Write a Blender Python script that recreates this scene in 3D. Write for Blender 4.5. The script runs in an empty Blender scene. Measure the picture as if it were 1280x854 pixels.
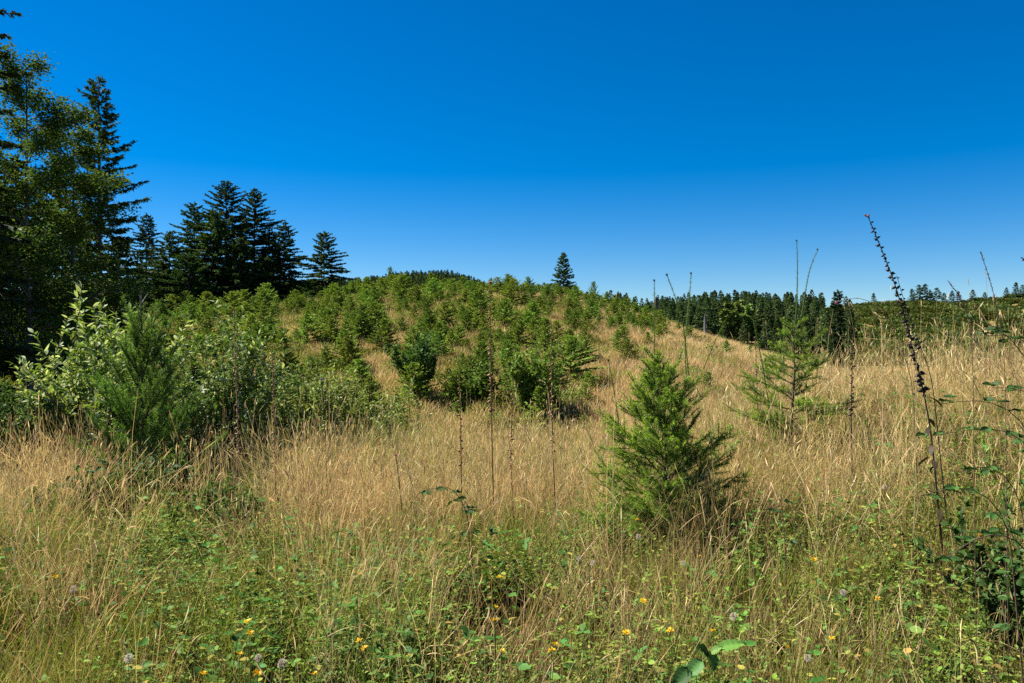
import bpy, math
import numpy as np
R = math.radians
rng = np.random.default_rng(11)
sc = bpy.context.scene

# ------------------------------------------------------------ camera, sky, sun, exposure
EYE = 1.6
F = 28 / 36 * 1280
cam_d = bpy.data.cameras.new('camera'); cam = bpy.data.objects.new('camera', cam_d)
sc.collection.objects.link(cam); sc.camera = cam
cam_d.lens = 28; cam_d.sensor_width = 36; cam_d.clip_start = 0.05; cam_d.clip_end = 6000
cam.location = (0, 0, EYE); cam.rotation_euler = (R(90), 0, 0)

SUN_AZ, SUN_EL = -72, 50           # degrees clockwise from +Y (view direction), elevation
w = bpy.data.worlds.new('World'); sc.world = w; w.use_nodes = True
nt = w.node_tree; nt.nodes.clear()
sky = nt.nodes.new('ShaderNodeTexSky'); sky.sky_type = 'NISHITA'; sky.sun_disc = False
sky.sun_elevation = R(SUN_EL); sky.sun_rotation = R(SUN_AZ)
sky.altitude = 1200; sky.air_density = 1.0; sky.dust_density = 0.0; sky.ozone_density = 6.0
hsv = nt.nodes.new('ShaderNodeHueSaturation'); hsv.inputs['Saturation'].default_value = 1.42
hsv.inputs['Hue'].default_value = 0.503; hsv.inputs['Value'].default_value = 0.87
bg = nt.nodes.new('ShaderNodeBackground'); bg.inputs['Strength'].default_value = 0.0505
wo = nt.nodes.new('ShaderNodeOutputWorld')
nt.links.new(sky.outputs[0], hsv.inputs['Color']); nt.links.new(hsv.outputs[0], bg.inputs['Color'])
nt.links.new(bg.outputs[0], wo.inputs['Surface'])
sun_d = bpy.data.lights.new('sun', 'SUN'); sun_d.energy = 5.0; sun_d.angle = R(0.53); sun_d.color = (1, .945, .85)
sun = bpy.data.objects.new('sun', sun_d); sc.collection.objects.link(sun)
sun.rotation_euler = (R(90 - SUN_EL), 0, R(180 - SUN_AZ)); sun.location = (-20, 0, 30)
sc.view_settings.view_transform = 'Standard'; sc.view_settings.look = 'None'
sc.view_settings.exposure = 1.55; sc.view_settings.gamma = 1.0
cy = sc.cycles
cy.max_bounces = 6; cy.diffuse_bounces = 3; cy.glossy_bounces = 2; cy.transmission_bounces = 4
cy.transparent_max_bounces = 6; cy.volume_bounces = 0; cy.caustics_reflective = False; cy.caustics_refractive = False
cy.use_denoising = False

# ------------------------------------------------------------ numeric helpers
def smooth(t):
    t = np.clip(t, 0, 1); return t * t * (3 - 2 * t)
def _hash(i, j, s):
    n = (i * 374761393 + j * 668265263 + s * 974711) & 0x7fffffff
    n = ((n ^ (n >> 13)) * 1274126177) & 0x7fffffff
    return ((n ^ (n >> 16)) & 0xffff) / 65535.0
def noise(x, y, scale=1.0, seed=0):
    x = np.asarray(x, float) / scale; y = np.asarray(y, float) / scale
    i = np.floor(x).astype(np.int64); j = np.floor(y).astype(np.int64)
    u = smooth(x - i); v = smooth(y - j)
    return (_hash(i, j, seed) * (1 - u) + _hash(i + 1, j, seed) * u) * (1 - v) + \
           (_hash(i, j + 1, seed) * (1 - u) + _hash(i + 1, j + 1, seed) * u) * v
def H(x, y):
    """ground height"""
    x = np.asarray(x, float); y = np.asarray(y, float)
    near = 0.95 * smooth((x - 0.9) / 3.4) * smooth((y - 2.0) / 4.5) + 0.03 * np.clip(x - 4.3, 0, 40)
    near = near + 0.10 * (noise(x, y, 1.7, 1) - .5) + 0.05 * (noise(x, y, .6, 2) - .5) - 0.12 * smooth((y - 4) / 4) - .16 * smooth((y - 6) / 3) * smooth((1.5 - x) / 2)
    gully = -1.5 - 1.6 * smooth((x - 4) / 14)
    s = smooth((y - 8.0) / 13.0)
    a = near * (1 - s) + gully * s
    zc = np.interp(x, [-60, -35, -23, -14, -6, 0, 4.5, 9, 12, 16, 19.6, 24, 27, 35, 60],
                   [3.0, 4.0, 4.6, 5.2, 5.7, 5.6, 5.3, 4.0, 2.9, 1.5, .4, -.6, -1.3, -2.8, -4])
    t = np.clip((y - 19) / 56, 0, 1)
    hill = gully + (zc - gully) * np.sin(t * math.pi / 2) ** 1.12
    hill = hill + 0.5 * (noise(x, y, 9, 3) - .5) * smooth(t * 4) + .25 * (noise(x, y, 3, 4) - .5) * smooth(t * 4)
    a = np.where(y > 19, hill, a)
    base = -4.0 + 4 * smooth((-x - 10) / 30)
    d = smooth((y - 77) / 45)
    a = np.where(y > 75, a * (1 - d) + base * d, a)
    zr = np.interp(x, [-80, -20, 18, 66, 108, 124, 139, 154, 169, 193, 260, 500],
                   [2, 4, 9.5, 10, 11, 13, 14, 13, 14.5, 17.5, 24, 26])
    q = np.clip((y - 125) / 175, 0, 1)
    r = (zr + 4) * np.sin(q * math.pi / 2) ** 1.4 + 3.0 * (noise(x, y, 45, 5) - .5) * q
    back = smooth((y - 310) / 160)
    a = a + np.where(y > 125, r * (1 - .7 * back), 0)
    zf = np.interp(x, [-900, -420, -200, -130, -95, -55, -30, -12, 30, 120, 700], [20, 32, 40, 43, 49, 50, 44, 31, 14, 6, 10])
    g = smooth((y - 430) / 270) * (1 - .5 * smooth((y - 760) / 500))
    return a + zf * g
def PX(px, d): return (px - 640) / F * d
def at(px, py, d): return np.array([(px - 640) / F * d, d, EYE + (427 - py) / F * d])
def gnd(px, d):
    x = PX(px, d); return np.array([x, d, float(H(x, d))])
def unit(v): return v / np.maximum(np.linalg.norm(v, axis=-1, keepdims=True), 1e-9)
def perp(d):
    ref = np.where(np.abs(d[..., 2:3]) > .9, np.array([1., 0, 0]), np.array([0, 0, 1.]))
    return unit(np.cross(d, ref))

# ------------------------------------------------------------ mesh builder
class MB:
    def __init__(s): s.v = []; s.c = []; s.f = {3: [], 4: []}; s.n = 0
    def add(s, v, f, c):
        v = np.asarray(v, float).reshape(-1, 3); f = np.asarray(f, np.int64); c = np.asarray(c, float)
        if c.ndim == 1: c = np.broadcast_to(c, (len(v), 3))
        s.v.append(v); s.c.append(c); s.f[f.shape[1]].append(f + s.n); s.n += len(v)
    def mesh(s, name, mat):
        me = bpy.data.meshes.new(name)
        V = np.concatenate(s.v); C = np.concatenate(s.c)
        q = np.concatenate(s.f[4]) if s.f[4] else np.zeros((0, 4), np.int64)
        t = np.concatenate(s.f[3]) if s.f[3] else np.zeros((0, 3), np.int64)
        loops = np.concatenate([q.ravel(), t.ravel()]).astype(np.int32)
        ls = np.concatenate([np.arange(len(q)) * 4, len(q) * 4 + np.arange(len(t)) * 3]).astype(np.int32)
        me.vertices.add(len(V)); me.vertices.foreach_set('co', V.astype(np.float32).ravel())
        me.loops.add(len(loops)); me.loops.foreach_set('vertex_index', loops)
        me.polygons.add(len(ls)); me.polygons.foreach_set('loop_start', ls)
        a = me.attributes.new('Col', 'FLOAT_COLOR', 'POINT')
        a.data.foreach_set('color', np.concatenate([C, np.ones((len(C), 1))], 1).astype(np.float32).ravel())
        me.update(calc_edges=True); me.validate()
        me.materials.append(mat)
        return me
    # --- shapes
    def tube(s, pts, rad, sides, col, cap=True):
        pts = np.asarray(pts, float); n = len(pts); rad = np.broadcast_to(np.asarray(rad, float), (n,))
        tan = unit(np.gradient(pts, axis=0)); a = perp(tan); b = np.cross(tan, a)
        th = np.arange(sides) / sides * 2 * math.pi
        ring = pts[:, None] + rad[:, None, None] * (np.cos(th)[None, :, None] * a[:, None] + np.sin(th)[None, :, None] * b[:, None])
        i = np.arange(n - 1)[:, None] * sides; j = np.arange(sides)[None]; k = (j + 1) % sides
        f = np.stack([i + j, i + k, i + sides + k, i + sides + j], -1).reshape(-1, 4)
        col = np.asarray(col, float)
        if col.ndim == 2: col = np.repeat(col, sides, 0)
        s.add(ring, f, col)
    def ribbons(s, base, d, length, width, bend, col0, col1, segs=4, head=None, headw=0):
        """many grass blades: base(N,3) d(N,3) start dir, bend(N,3) added direction change over the length"""
        N = len(base); t = np.linspace(0, 1, segs + 1)
        dd = d[:, None] + bend[:, None] * (t[None, :, None] ** 1.5)
        dd = unit(dd); step = dd * (length[:, None, None] / segs)
        P = base[:, None] + np.concatenate([np.zeros((N, 1, 3)), np.cumsum(step[:, :-1], 1)], 1)
        yaw = rng.uniform(0, math.pi, N)
        side = np.stack([np.cos(yaw), np.sin(yaw), np.zeros(N)], -1)
        side = unit(side - (side * d).sum(-1, keepdims=True) * d)
        wt = np.interp(t, [0, .6, 1], [1, .85, .08]) if head is None else np.interp(t, head[0], head[1])
        W = side[:, None] * (width[:, None] * wt[None])[..., None] * .5
        V = np.stack([P - W, P + W], 2)
        C = col0[:, None] * (1 - t[None, :, None]) + col1[:, None] * t[None, :, None]
        C = np.repeat(C[:, :, None], 2, 2)
        i = np.arange(N)[:, None] * (segs + 1) * 2 + np.arange(segs)[None] * 2
        f = np.stack([i, i + 1, i + 3, i + 2], -1).reshape(-1, 4)
        s.add(V, f, C.reshape(-1, 3))
        return P
    def kites(s, p, d, side, L, W, col, wide=.45, fold=0.0):
        N = len(p); L = np.broadcast_to(L, (N,))[:, None]; W = np.broadcast_to(W, (N,))[:, None]
        nrm = np.cross(side, d)
        m = p + d * L * wide + nrm * W * fold
        V = np.stack([p, m + side * W / 2, p + d * L, m - side * W / 2], 1)
        i = np.arange(N)[:, None] * 4
        C = np.repeat(np.broadcast_to(col, (N, 3))[:, None], 4, 1).reshape(-1, 3)
        if fold == 0: s.add(V, i + np.array([[0, 1, 2, 3]]), C)
        else:
            f = np.concatenate([i + np.array([[0, 1, 2]]), i + np.array([[0, 2, 3]])]); s.add(V, f, C)
    def leaves(s, p, d, side, L, W, col, curl=.12, vein=.85):
        """pointed oval leaves, two halves folded along the midrib: 9 verts, 8 faces"""
        N = len(p); L = np.broadcast_to(L, (N,))[:, None]; W = np.broadcast_to(W, (N,))[:, None]
        nrm = unit(np.cross(side, d)); rows = []
        for t, ww in ((.28, .85), (.6, .9)):
            c = p + d * L * t - nrm * L * curl * t * t
            rows += [c + side * W * ww / 2 + nrm * W * .12, c, c - side * W * ww / 2 + nrm * W * .12]
        tip = p + d * L - nrm * L * curl
        V = np.stack([p] + rows + [tip], 1)          # 0 | 1 2 3 | 4 5 6 | 7
        i = np.arange(N)[:, None] * 8
        q = np.concatenate([i + np.array([[1, 4, 5, 2]]), i + np.array([[2, 5, 6, 3]])])
        t_ = np.concatenate([i + np.array([a]) for a in ([0, 1, 2], [0, 2, 3], [4, 7, 5], [5, 7, 6])])
        C = np.repeat(np.broadcast_to(col, (N, 3))[:, None], 8, 1) * np.array([vein, 1, vein, 1, 1, vein, 1, 1])[None, :, None]
        n0 = s.n
        s.add(V, q, C.reshape(-1, 3)); s.f[3].append(t_ + n0)

# ------------------------------------------------------------ materials
def nodes(name):
    m = bpy.data.materials.new(name); m.use_nodes = True; t = m.node_tree; t.nodes.clear()
    return m, t, (lambda k, **kw: _n(t, k, kw)), t.links.new
def _n(t, k, kw):
    n = t.nodes.new(k)
    for a, b in kw.items():
        if a in n.inputs: n.inputs[a].default_value = b
        else: setattr(n, a, b)
    return n
def foliage_mat(name, transl=.35, gloss=.05, rough=.5, var=.25, hue=.02, tcol=(1.15, 1.1, .55)):
    m, t, N, link = nodes(name)
    at_ = N('ShaderNodeAttribute', attribute_name='Col'); oi = N('ShaderNodeObjectInfo')
    v = N('ShaderNodeMapRange'); v.inputs[3].default_value = 1 - var; v.inputs[4].default_value = 1 + var
    h = N('ShaderNodeMapRange'); h.inputs[3].default_value = .5 - hue; h.inputs[4].default_value = .5 + hue
    fr = N('ShaderNodeMath', operation='FRACT'); mu = N('ShaderNodeMath', operation='MULTIPLY'); mu.inputs[1].default_value = 7.31
    link(oi.outputs['Random'], v.inputs[0]); link(oi.outputs['Random'], mu.inputs[0]); link(mu.outputs[0], fr.inputs[0]); link(fr.outputs[0], h.inputs[0])
    hs = N('ShaderNodeHueSaturation'); link(at_.outputs['Color'], hs.inputs['Color']); link(v.outputs[0], hs.inputs['Value']); link(h.outputs[0], hs.inputs['Hue'])
    df = N('ShaderNodeBsdfDiffuse'); tr = N('ShaderNodeBsdfTranslucent'); gl = N('ShaderNodeBsdfGlossy', Roughness=rough)
    tc = N('ShaderNodeMix', data_type='RGBA', blend_type='MULTIPLY'); tc.inputs[0].default_value = 1; tc.inputs[7].default_value = (*tcol, 1)
    link(hs.outputs[0], df.inputs[0]); link(hs.outputs[0], tc.inputs[6]); link(tc.outputs[2], tr.inputs[0])
    a = N('ShaderNodeMixShader'); a.inputs[0].default_value = transl; link(df.outputs[0], a.inputs[1]); link(tr.outputs[0], a.inputs[2])
    b = N('ShaderNodeMixShader'); b.inputs[0].default_value = gloss; link(a.outputs[0], b.inputs[1]); link(gl.outputs[0], b.inputs[2])
    o = N('ShaderNodeOutputMaterial'); link(b.outputs[0], o.inputs[0])
    return m
def bark_mat(name, scale=14, bump=.5):
    m, t, N, link = nodes(name)
    at_ = N('ShaderNodeAttribute', attribute_name='Col'); tc = N('ShaderNodeTexCoord')
    mp = N('ShaderNodeMapping'); mp.inputs['Scale'].default_value = (1, 1, .25); link(tc.outputs['Object'], mp.inputs[0])
    nz = N('ShaderNodeTexNoise', Scale=scale, Detail=5.0, Roughness=.65); link(mp.outputs[0], nz.inputs['Vector'])
    r = N('ShaderNodeMapRange'); r.inputs[1].default_value = .3; r.inputs[2].default_value = .7; r.inputs[3].default_value = .45; r.inputs[4].default_value = 1.45
    link(nz.outputs[0], r.inputs[0])
    hs = N('ShaderNodeHueSaturation'); link(at_.outputs['Color'], hs.inputs['Color']); link(r.outputs[0], hs.inputs['Value'])
    bp = N('ShaderNodeBump', Strength=bump, Distance=.02); link(nz.outputs[0], bp.inputs['Height'])
    p = N('ShaderNodeBsdfPrincipled', Roughness=.85); link(hs.outputs[0], p.inputs['Base Color']); link(bp.outputs[0], p.inputs['Normal'])
    o = N('ShaderNodeOutputMaterial'); link(p.outputs[0], o.inputs[0]); return m
def ground_mat():
    m, t, N, link = nodes('ground_litter')
    tc = N('ShaderNodeTexCoord')
    n1 = N('ShaderNodeTexNoise', Scale=.22, Detail=6.0, Roughness=.6); n2 = N('ShaderNodeTexNoise', Scale=5.0, Detail=6.0, Roughness=.7)
    link(tc.outputs['Object'], n1.inputs['Vector']); link(tc.outputs['Object'], n2.inputs['Vector'])
    c1 = N('ShaderNodeValToRGB'); e = c1.color_ramp.elements
    e[0].position = .38; e[0].color = (.07, .09, .022, 1); e[1].position = .58; e[1].color = (.27, .175, .075, 1)
    k = c1.color_ramp.elements.new(.48); k.color = (.15, .125, .045, 1)
    link(n1.outputs[0], c1.inputs[0])
    mr = N('ShaderNodeMapRange'); mr.inputs[1].default_value = .3; mr.inputs[2].default_value = .75; mr.inputs[3].default_value = .5; mr.inputs[4].default_value = 1.25
    link(n2.outputs[0], mr.inputs[0])
    hs = N('ShaderNodeHueSaturation'); link(c1.outputs[0], hs.inputs['Color']); link(mr.outputs[0], hs.inputs['Value'])
    at_ = N('ShaderNodeAttribute', attribute_name='Col'); mx = N('ShaderNodeMix', data_type='RGBA', blend_type='MULTIPLY'); mx.inputs[0].default_value = 1; link(hs.outputs[0], mx.inputs[6]); link(at_.outputs['Color'], mx.inputs[7])
    bp = N('ShaderNodeBump', Strength=.6, Distance=.05); link(n2.outputs[0], bp.inputs['Height'])
    p = N('ShaderNodeBsdfDiffuse'); link(mx.outputs[2], p.inputs[0]); link(bp.outputs[0], p.inputs['Normal'])
    o = N('ShaderNodeOutputMaterial'); link(p.outputs[0], o.inputs[0]); return m
M_LEAF = foliage_mat('leaf', .22, .006, .5, var=.3, hue=.03)
M_BUSH = foliage_mat('bush_leaf', .3, .008, .5, var=.08, hue=.006)
M_NEEDLE = foliage_mat('needles', .2, .015, .5, var=.15)
M_FIR = foliage_mat('fir_needles', .38, .025, .45, var=.08, hue=.008)
M_STRAW = foliage_mat('straw', .4, .03, .5, var=.28, hue=.015, tcol=(1.05, 1, .9))
M_GRASS = foliage_mat('grass_blade', .3, .01, .45, var=.35, hue=.03)
M_BARK = bark_mat('bark'); M_WOOD = bark_mat('weathered_wood', 30, .7)
M_STALK = foliage_mat('dry_stalk', .08, .03, .5, var=.08, hue=.005)
M_PETAL = foliage_mat('petal', .35, .03, .5, var=.06, hue=.008, tcol=(1, 1, 1))

# ------------------------------------------------------------ scene helpers
LINK = sc.collection.objects.link
def tag(o, label=None, cat=None, group=None, kind=None):
    if label: o['label'] = label
    if cat: o['category'] = cat
    if group: o['group'] = group
    if kind: o['kind'] = kind
    return o
def obj(name, mb, mat, parent=None, loc=None):
    me = mb.mesh(name, mat) if isinstance(mb, MB) else mb
    o = bpy.data.objects.new(name, me); LINK(o)
    if loc is not None: o.location = loc
    if parent: o.parent = parent
    return o
def thing(name, loc, label, cat, group=None, rz=0, s=1):
    o = bpy.data.objects.new(name, None); LINK(o); o.empty_display_size = .2
    o.location = loc; o.rotation_euler = (0, 0, rz); o.scale = (s,) * 3
    return tag(o, label, cat, group)
def copy_tree(root, loc, rz, s, label, group=None, tilt=0):
    r = root.copy(); LINK(r); r.location = loc; r.rotation_euler = (tilt, 0, rz)
    r.scale = s if isinstance(s, tuple) else (s,) * 3
    r['label'] = label
    if group: r['group'] = group
    for ch in root.children:
        c = ch.copy(); LINK(c); c.parent = r
    return r
def scatter(name, sources, P, rz, scl, idx, label, cat, tilt=None):
    """one 'stuff' object: points that carry instances of the source meshes (geometry nodes)"""
    me = bpy.data.meshes.new(name); n = len(P)
    me.vertices.add(n); me.vertices.foreach_set('co', np.asarray(P, np.float32).ravel())
    rot = np.zeros((n, 3), np.float32); rot[:, 2] = rz
    if tilt is not None: rot[:, :2] = tilt
    a = me.attributes.new('rot', 'FLOAT_VECTOR', 'POINT'); a.data.foreach_set('vector', rot.ravel())
    scl = np.asarray(scl, np.float32)
    if scl.ndim == 1: scl = np.repeat(scl[:, None], 3, 1)
    a = me.attributes.new('scl', 'FLOAT_VECTOR', 'POINT'); a.data.foreach_set('vector', np.ascontiguousarray(scl).ravel())
    a = me.attributes.new('idx', 'INT', 'POINT'); a.data.foreach_set('value', np.asarray(idx, np.int32))
    o = bpy.data.objects.new(name, me); LINK(o); tag(o, label, cat, kind='stuff')
    col = bpy.data.collections.new(name + '_sources')
    for k, src in enumerate(sources):
        so = bpy.data.objects.new('%s_source_%02d' % (name, k), src); col.objects.link(so)
    g = bpy.data.node_groups.new(name, 'GeometryNodeTree')
    g.interface.new_socket('Geometry', in_out='INPUT', socket_type='NodeSocketGeometry')
    g.interface.new_socket('Geometry', in_out='OUTPUT', socket_type='NodeSocketGeometry')
    N = g.nodes.new
    gi = N('NodeGroupInput'); go = N('NodeGroupOutput'); mp = N('GeometryNodeMeshToPoints'); ip = N('GeometryNodeInstanceOnPoints')
    ci = N('GeometryNodeCollectionInfo'); ci.inputs[0].default_value = col; ci.inputs[1].default_value = True; ci.inputs[2].default_value = True
    def na(nm, ty):
        k = N('GeometryNodeInputNamedAttribute'); k.data_type = ty; k.inputs[0].default_value = nm; return k.outputs[0]
    er = N('FunctionNodeEulerToRotation'); L = g.links.new
    L(gi.outputs[0], mp.inputs[0]); L(mp.outputs[0], ip.inputs['Points']); L(ci.outputs[0], ip.inputs['Instance'])
    ip.inputs['Pick Instance'].default_value = True
    L(na('idx', 'INT'), ip.inputs['Instance Index']); L(na('rot', 'FLOAT_VECTOR'), er.inputs[0]); L(er.outputs[0], ip.inputs['Rotation'])
    L(na('scl', 'FLOAT_VECTOR'), ip.inputs['Scale']); L(ip.outputs[0], go.inputs[0])
    md = o.modifiers.new('scatter', 'NODES'); md.node_group = g
    return o
def U(a, b, n=None): return rng.uniform(a, b, n)
def dirs(n, tilt0, tilt1, az=None):
    a = U(0, 2 * math.pi, n) if az is None else az
    t = U(tilt0, tilt1, n)
    return np.stack([np.sin(t) * np.cos(a), np.sin(t) * np.sin(a), np.cos(t)], -1)
def jit(c, n, v=.2, h=.06):
    return np.asarray(c, float) * U(1 - v, 1 + v, (n, 1)) * (1 + U(-h, h, (n, 3)))

# ------------------------------------------------------------ ground
def build_ground():
    u = np.linspace(-1, 1, 241); xs = np.sinh(u * 7.2) / np.sinh(7.2) * 1800
    v = np.linspace(0, 1, 320); ys = -25 + np.sinh(v * 5.2) / np.sinh(5.2) * 2600
    X, Y = np.meshgrid(xs, ys); Z = H(X, Y)
    Z = np.where(Y < 0, H(X, np.zeros_like(Y)), Z)
    mb = MB(); i = np.arange(len(ys) - 1)[:, None] * len(xs) + np.arange(len(xs) - 1)[None]
    f = np.stack([i, i + 1, i + 1 + len(xs), i + len(xs)], -1).reshape(-1, 4)
    k = smooth((Y - 12) / 8)[..., None]                # near meadow: dark humus, thatch shade painted in; straw litter on the hill
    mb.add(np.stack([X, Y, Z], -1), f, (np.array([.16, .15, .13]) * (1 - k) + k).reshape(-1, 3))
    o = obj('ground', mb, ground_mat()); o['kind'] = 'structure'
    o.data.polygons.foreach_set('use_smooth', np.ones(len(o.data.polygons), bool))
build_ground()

# ------------------------------------------------------------ grass and herb source meshes
TAN = np.array([.60, .445, .19]); TAN2 = np.array([.40, .285, .115]); BRN = np.array([.42, .275, .13]); PALE = np.array([.68, .55, .31])
GRN = np.array([.15, .22, .032]); GRN2 = np.array([.09, .16, .028]); OLV = np.array([.21, .215, .045])
def disc(n, r):
    a = U(0, 2 * math.pi, n); q = r * np.sqrt(U(0, 1, n)); return np.stack([q * np.cos(a), q * np.sin(a), np.zeros(n)], -1)
def stems_mesh(name, n=14, r=.16, h0=.55, h1=1.0, lean=.22, wd=.0028, green=.25, tan=None):
    TAN_ = TAN if tan is None else tan
    """tall dry stems with a slim seed head"""
    mb = MB(); base = disc(n, r); d = dirs(n, 0.02, lean); L = U(h0, h1, n)
    bend = dirs(n, 1.2, 1.9) * (U(0.0, 1, n) ** 2 * 1.1)[:, None]
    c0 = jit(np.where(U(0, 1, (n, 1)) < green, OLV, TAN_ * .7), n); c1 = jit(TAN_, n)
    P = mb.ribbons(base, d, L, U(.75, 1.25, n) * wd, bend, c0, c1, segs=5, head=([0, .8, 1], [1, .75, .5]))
    tip = P[:, -1]; hd = unit(P[:, -1] - P[:, -2]); hl = U(.05, .13, n)
    droop = dirs(n, 1.3, 1.9) * U(.1, 1.1, n)[:, None]
    for k in range(2):
        mb.ribbons(tip - hd * .01, hd, hl, U(.004, .0085, n), droop, jit(PALE if tan is None else TAN_ * 1.1, n), jit(TAN_, n), segs=3, head=([0, .3, .7, 1], [.3, 1, .8, .1]))
    # a dry leaf or two along the stem
    k = rng.integers(1, 4, n); lb = P[np.arange(n), k]; ld = unit(dirs(n, .5, 1.3))
    mb.ribbons(lb, ld, U(.1, .3, n), U(.003, .005, n), np.array([[0, 0, -1.]]) * U(.3, 1.6, n)[:, None], jit(TAN2, n), jit(TAN, n), segs=3)
    return mb.mesh(name, M_STRAW)
def blades_mesh(name, n=45, r=.16, h0=.15, h1=.5, lean=.7, wd=.005, ca=GRN, cb=OLV, dry=.25, mat=None, bendmax=1.6):
    mb = MB(); base = disc(n, r); d = dirs(n, 0.05, lean); L = U(h0, h1, n)
    bend = (unit(d * np.array([1, 1, 0])) - np.array([0, 0, .7])) * U(0.1, bendmax, n)[:, None]
    m = U(0, 1, (n, 1)); c0 = jit(ca * m + cb * (1 - m), n)
    dr = (U(0, 1, (n, 1)) < dry); c0 = np.where(dr, jit(TAN2, n), c0)
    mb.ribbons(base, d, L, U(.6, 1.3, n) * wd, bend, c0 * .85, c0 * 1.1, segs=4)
    return mb.mesh(name, mat or M_GRASS)
def herb_mesh(name, stems=9, r=.15, h0=.08, h1=.34, ls=.035, trefoil=True, col=GRN2, asp=.62):
    """leafy ground plants: thin stems that carry leaflets"""
    mb = MB(); base = disc(stems, r); d = dirs(stems, .1, .8); L = U(h0, h1, stems)
    bend = dirs(stems, 1.2, 1.7) * U(0, .8, stems)[:, None]
    cs = jit((.11, .12, .035), stems)
    P = mb.ribbons(base, d, L, np.full(stems, .003), bend, cs, cs, segs=4)
    for k in range(1, 5):
        p = P[:, k]; n = stems; az0 = U(0, 6.28, n)
        for j in range(3 if trefoil else 2):
            az = az0 + j * (2.1 if trefoil else 3.14) + U(-.3, .3, n)
            dd = dirs(n, .8, 1.75, az); sd = unit(np.cross(dd, np.array([0, 0, 1.])) + U(-.45, .45, (n, 3)))
            sd = unit(sd - (sd * dd).sum(-1, keepdims=True) * dd)
            ll = U(.6, 1.3, n) * ls
            c = jit(col, n, .3, .1); c = np.where(U(0, 1, (n, 1)) < .07, jit((.25, .22, .05), n), c)
            mb.leaves(p, dd, sd, ll, ll * asp, c)
    return mb.mesh(name, M_LEAF)

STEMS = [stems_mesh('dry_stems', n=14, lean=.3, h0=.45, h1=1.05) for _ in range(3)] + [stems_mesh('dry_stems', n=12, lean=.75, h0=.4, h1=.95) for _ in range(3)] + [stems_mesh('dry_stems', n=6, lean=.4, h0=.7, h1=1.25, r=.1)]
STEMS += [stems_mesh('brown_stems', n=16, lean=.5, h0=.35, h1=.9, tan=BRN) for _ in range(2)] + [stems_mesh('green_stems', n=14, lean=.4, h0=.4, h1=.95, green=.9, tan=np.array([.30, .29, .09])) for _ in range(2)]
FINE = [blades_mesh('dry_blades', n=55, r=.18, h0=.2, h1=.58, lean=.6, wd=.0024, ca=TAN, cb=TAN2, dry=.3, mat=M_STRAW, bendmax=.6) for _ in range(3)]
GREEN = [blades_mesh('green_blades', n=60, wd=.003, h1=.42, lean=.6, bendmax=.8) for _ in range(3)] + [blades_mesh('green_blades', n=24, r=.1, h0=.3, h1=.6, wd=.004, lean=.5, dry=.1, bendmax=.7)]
HERB = [herb_mesh('clover', 13, ls=.016, col=(.15, .22, .03)), herb_mesh('clover', 13, ls=.02, h1=.34, col=(.12, .2, .03)), herb_mesh('bramble_runner', 5, .16, .12, .34, .034, True, (.065, .135, .028), .66),
        herb_mesh('vetch', 16, .16, .1, .38, .02, False, (.13, .19, .035), .42), herb_mesh('plantain', 8, .14, .06, .2, .034, False, (.12, .18, .03), .3), herb_mesh('vetch', 16, .16, .1, .34, .016, False, (.15, .19, .04), .5)]

def field(n_per_m2, y0, y1, wide=.70, pad=1.2, dens=None):
    """random ground points over the part of the field in front of the camera"""
    area = (wide * (y0 + y1) + 2 * pad) * (y1 - y0); n = int(area * n_per_m2)
    y = np.sqrt(U(0, 1, n) * ((y1 + pad / wide) ** 2 - (y0 + pad / wide) ** 2) + (y0 + pad / wide) ** 2) - pad / wide
    x = U(-1, 1, n) * (wide * y + pad)
    if dens is not None:
        k = U(0, 1, n) < dens(x, y); x, y = x[k], y[k]
    return np.stack([x, y, H(x, y)], -1)
def put(name, src, P, label, cat, s0, s1, tilt=.12, sfun=None, idx=None):
    n = len(P); s = U(s0, s1, n); ix = rng.integers(0, len(src), n) if idx is None else idx(P[:, 0], P[:, 1])
    if sfun is not None: s = s * sfun(P[:, 0], P[:, 1])
    return scatter(name, src, P - np.array([0, 0, .01]), U(0, 6.28, n), s, ix, label, cat, tilt=rng.normal(0, tilt, (n, 2)))
def tan_d(x, y):           # where the straw stands thick
    far = smooth((y + 1.0 * np.clip(x - .9, 0, 2.2) - 5.3) / 2.0)
    n = noise(x, y, 1.6, 21) * .65 + noise(x, y, .6, 22) * .35
    leftherb = smooth((-x - .27 * y) / .5) * smooth((x + .56 * y) / .5 + smooth((5.5 - y) / 2)) * smooth((13.5 - y) / 1.5)          # leafy bank at the left foreground
    return np.clip((.19 + .81 * far) * smooth((n - .24) / .36) * (1 - .82 * leftherb), .03, 1)
def straw_kind(x, y):      # patches of tan, brown and still-green grass
    n = len(x); v = noise(x, y, 1.5, 95) * .6 + noise(x, y, .5, 96) * .4 + rng.normal(0, .08, n)
    return np.where(v > .66, rng.integers(7, 9, n), np.where(v < .36, rng.integers(9, 11, n), rng.integers(0, 7, n)))
def clump(x, y, sd): return .03 + .97 * smooth((noise(x, y, .3, sd) * .6 + noise(x, y, 1.1, sd + 9) * .4 - .42) / .14)
def herb_d(x, y):
    return np.clip(1.25 - .9 * smooth((y + 1.0 * np.clip(x - .9, 0, 2.2) - 6.0) / 2.6) - .3 * smooth((noise(x, y, 1.3, 23) - .5) / .3) + .6 * smooth((-x - .27 * y) / .6) * smooth((x + .6 * y) / .5) * smooth((12.5 - y) / 1.5) + .7 * smooth((noise(x, y, .9, 24) - .6) / .12), .1, 1)
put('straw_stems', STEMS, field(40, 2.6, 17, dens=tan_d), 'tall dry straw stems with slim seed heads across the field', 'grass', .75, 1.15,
    sfun=lambda x, y: (.7 + .2 * smooth((y - 3.2) / 3)) * (.72 + .62 * noise(x, y, .9, 91)), tilt=.2, idx=straw_kind)
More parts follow.
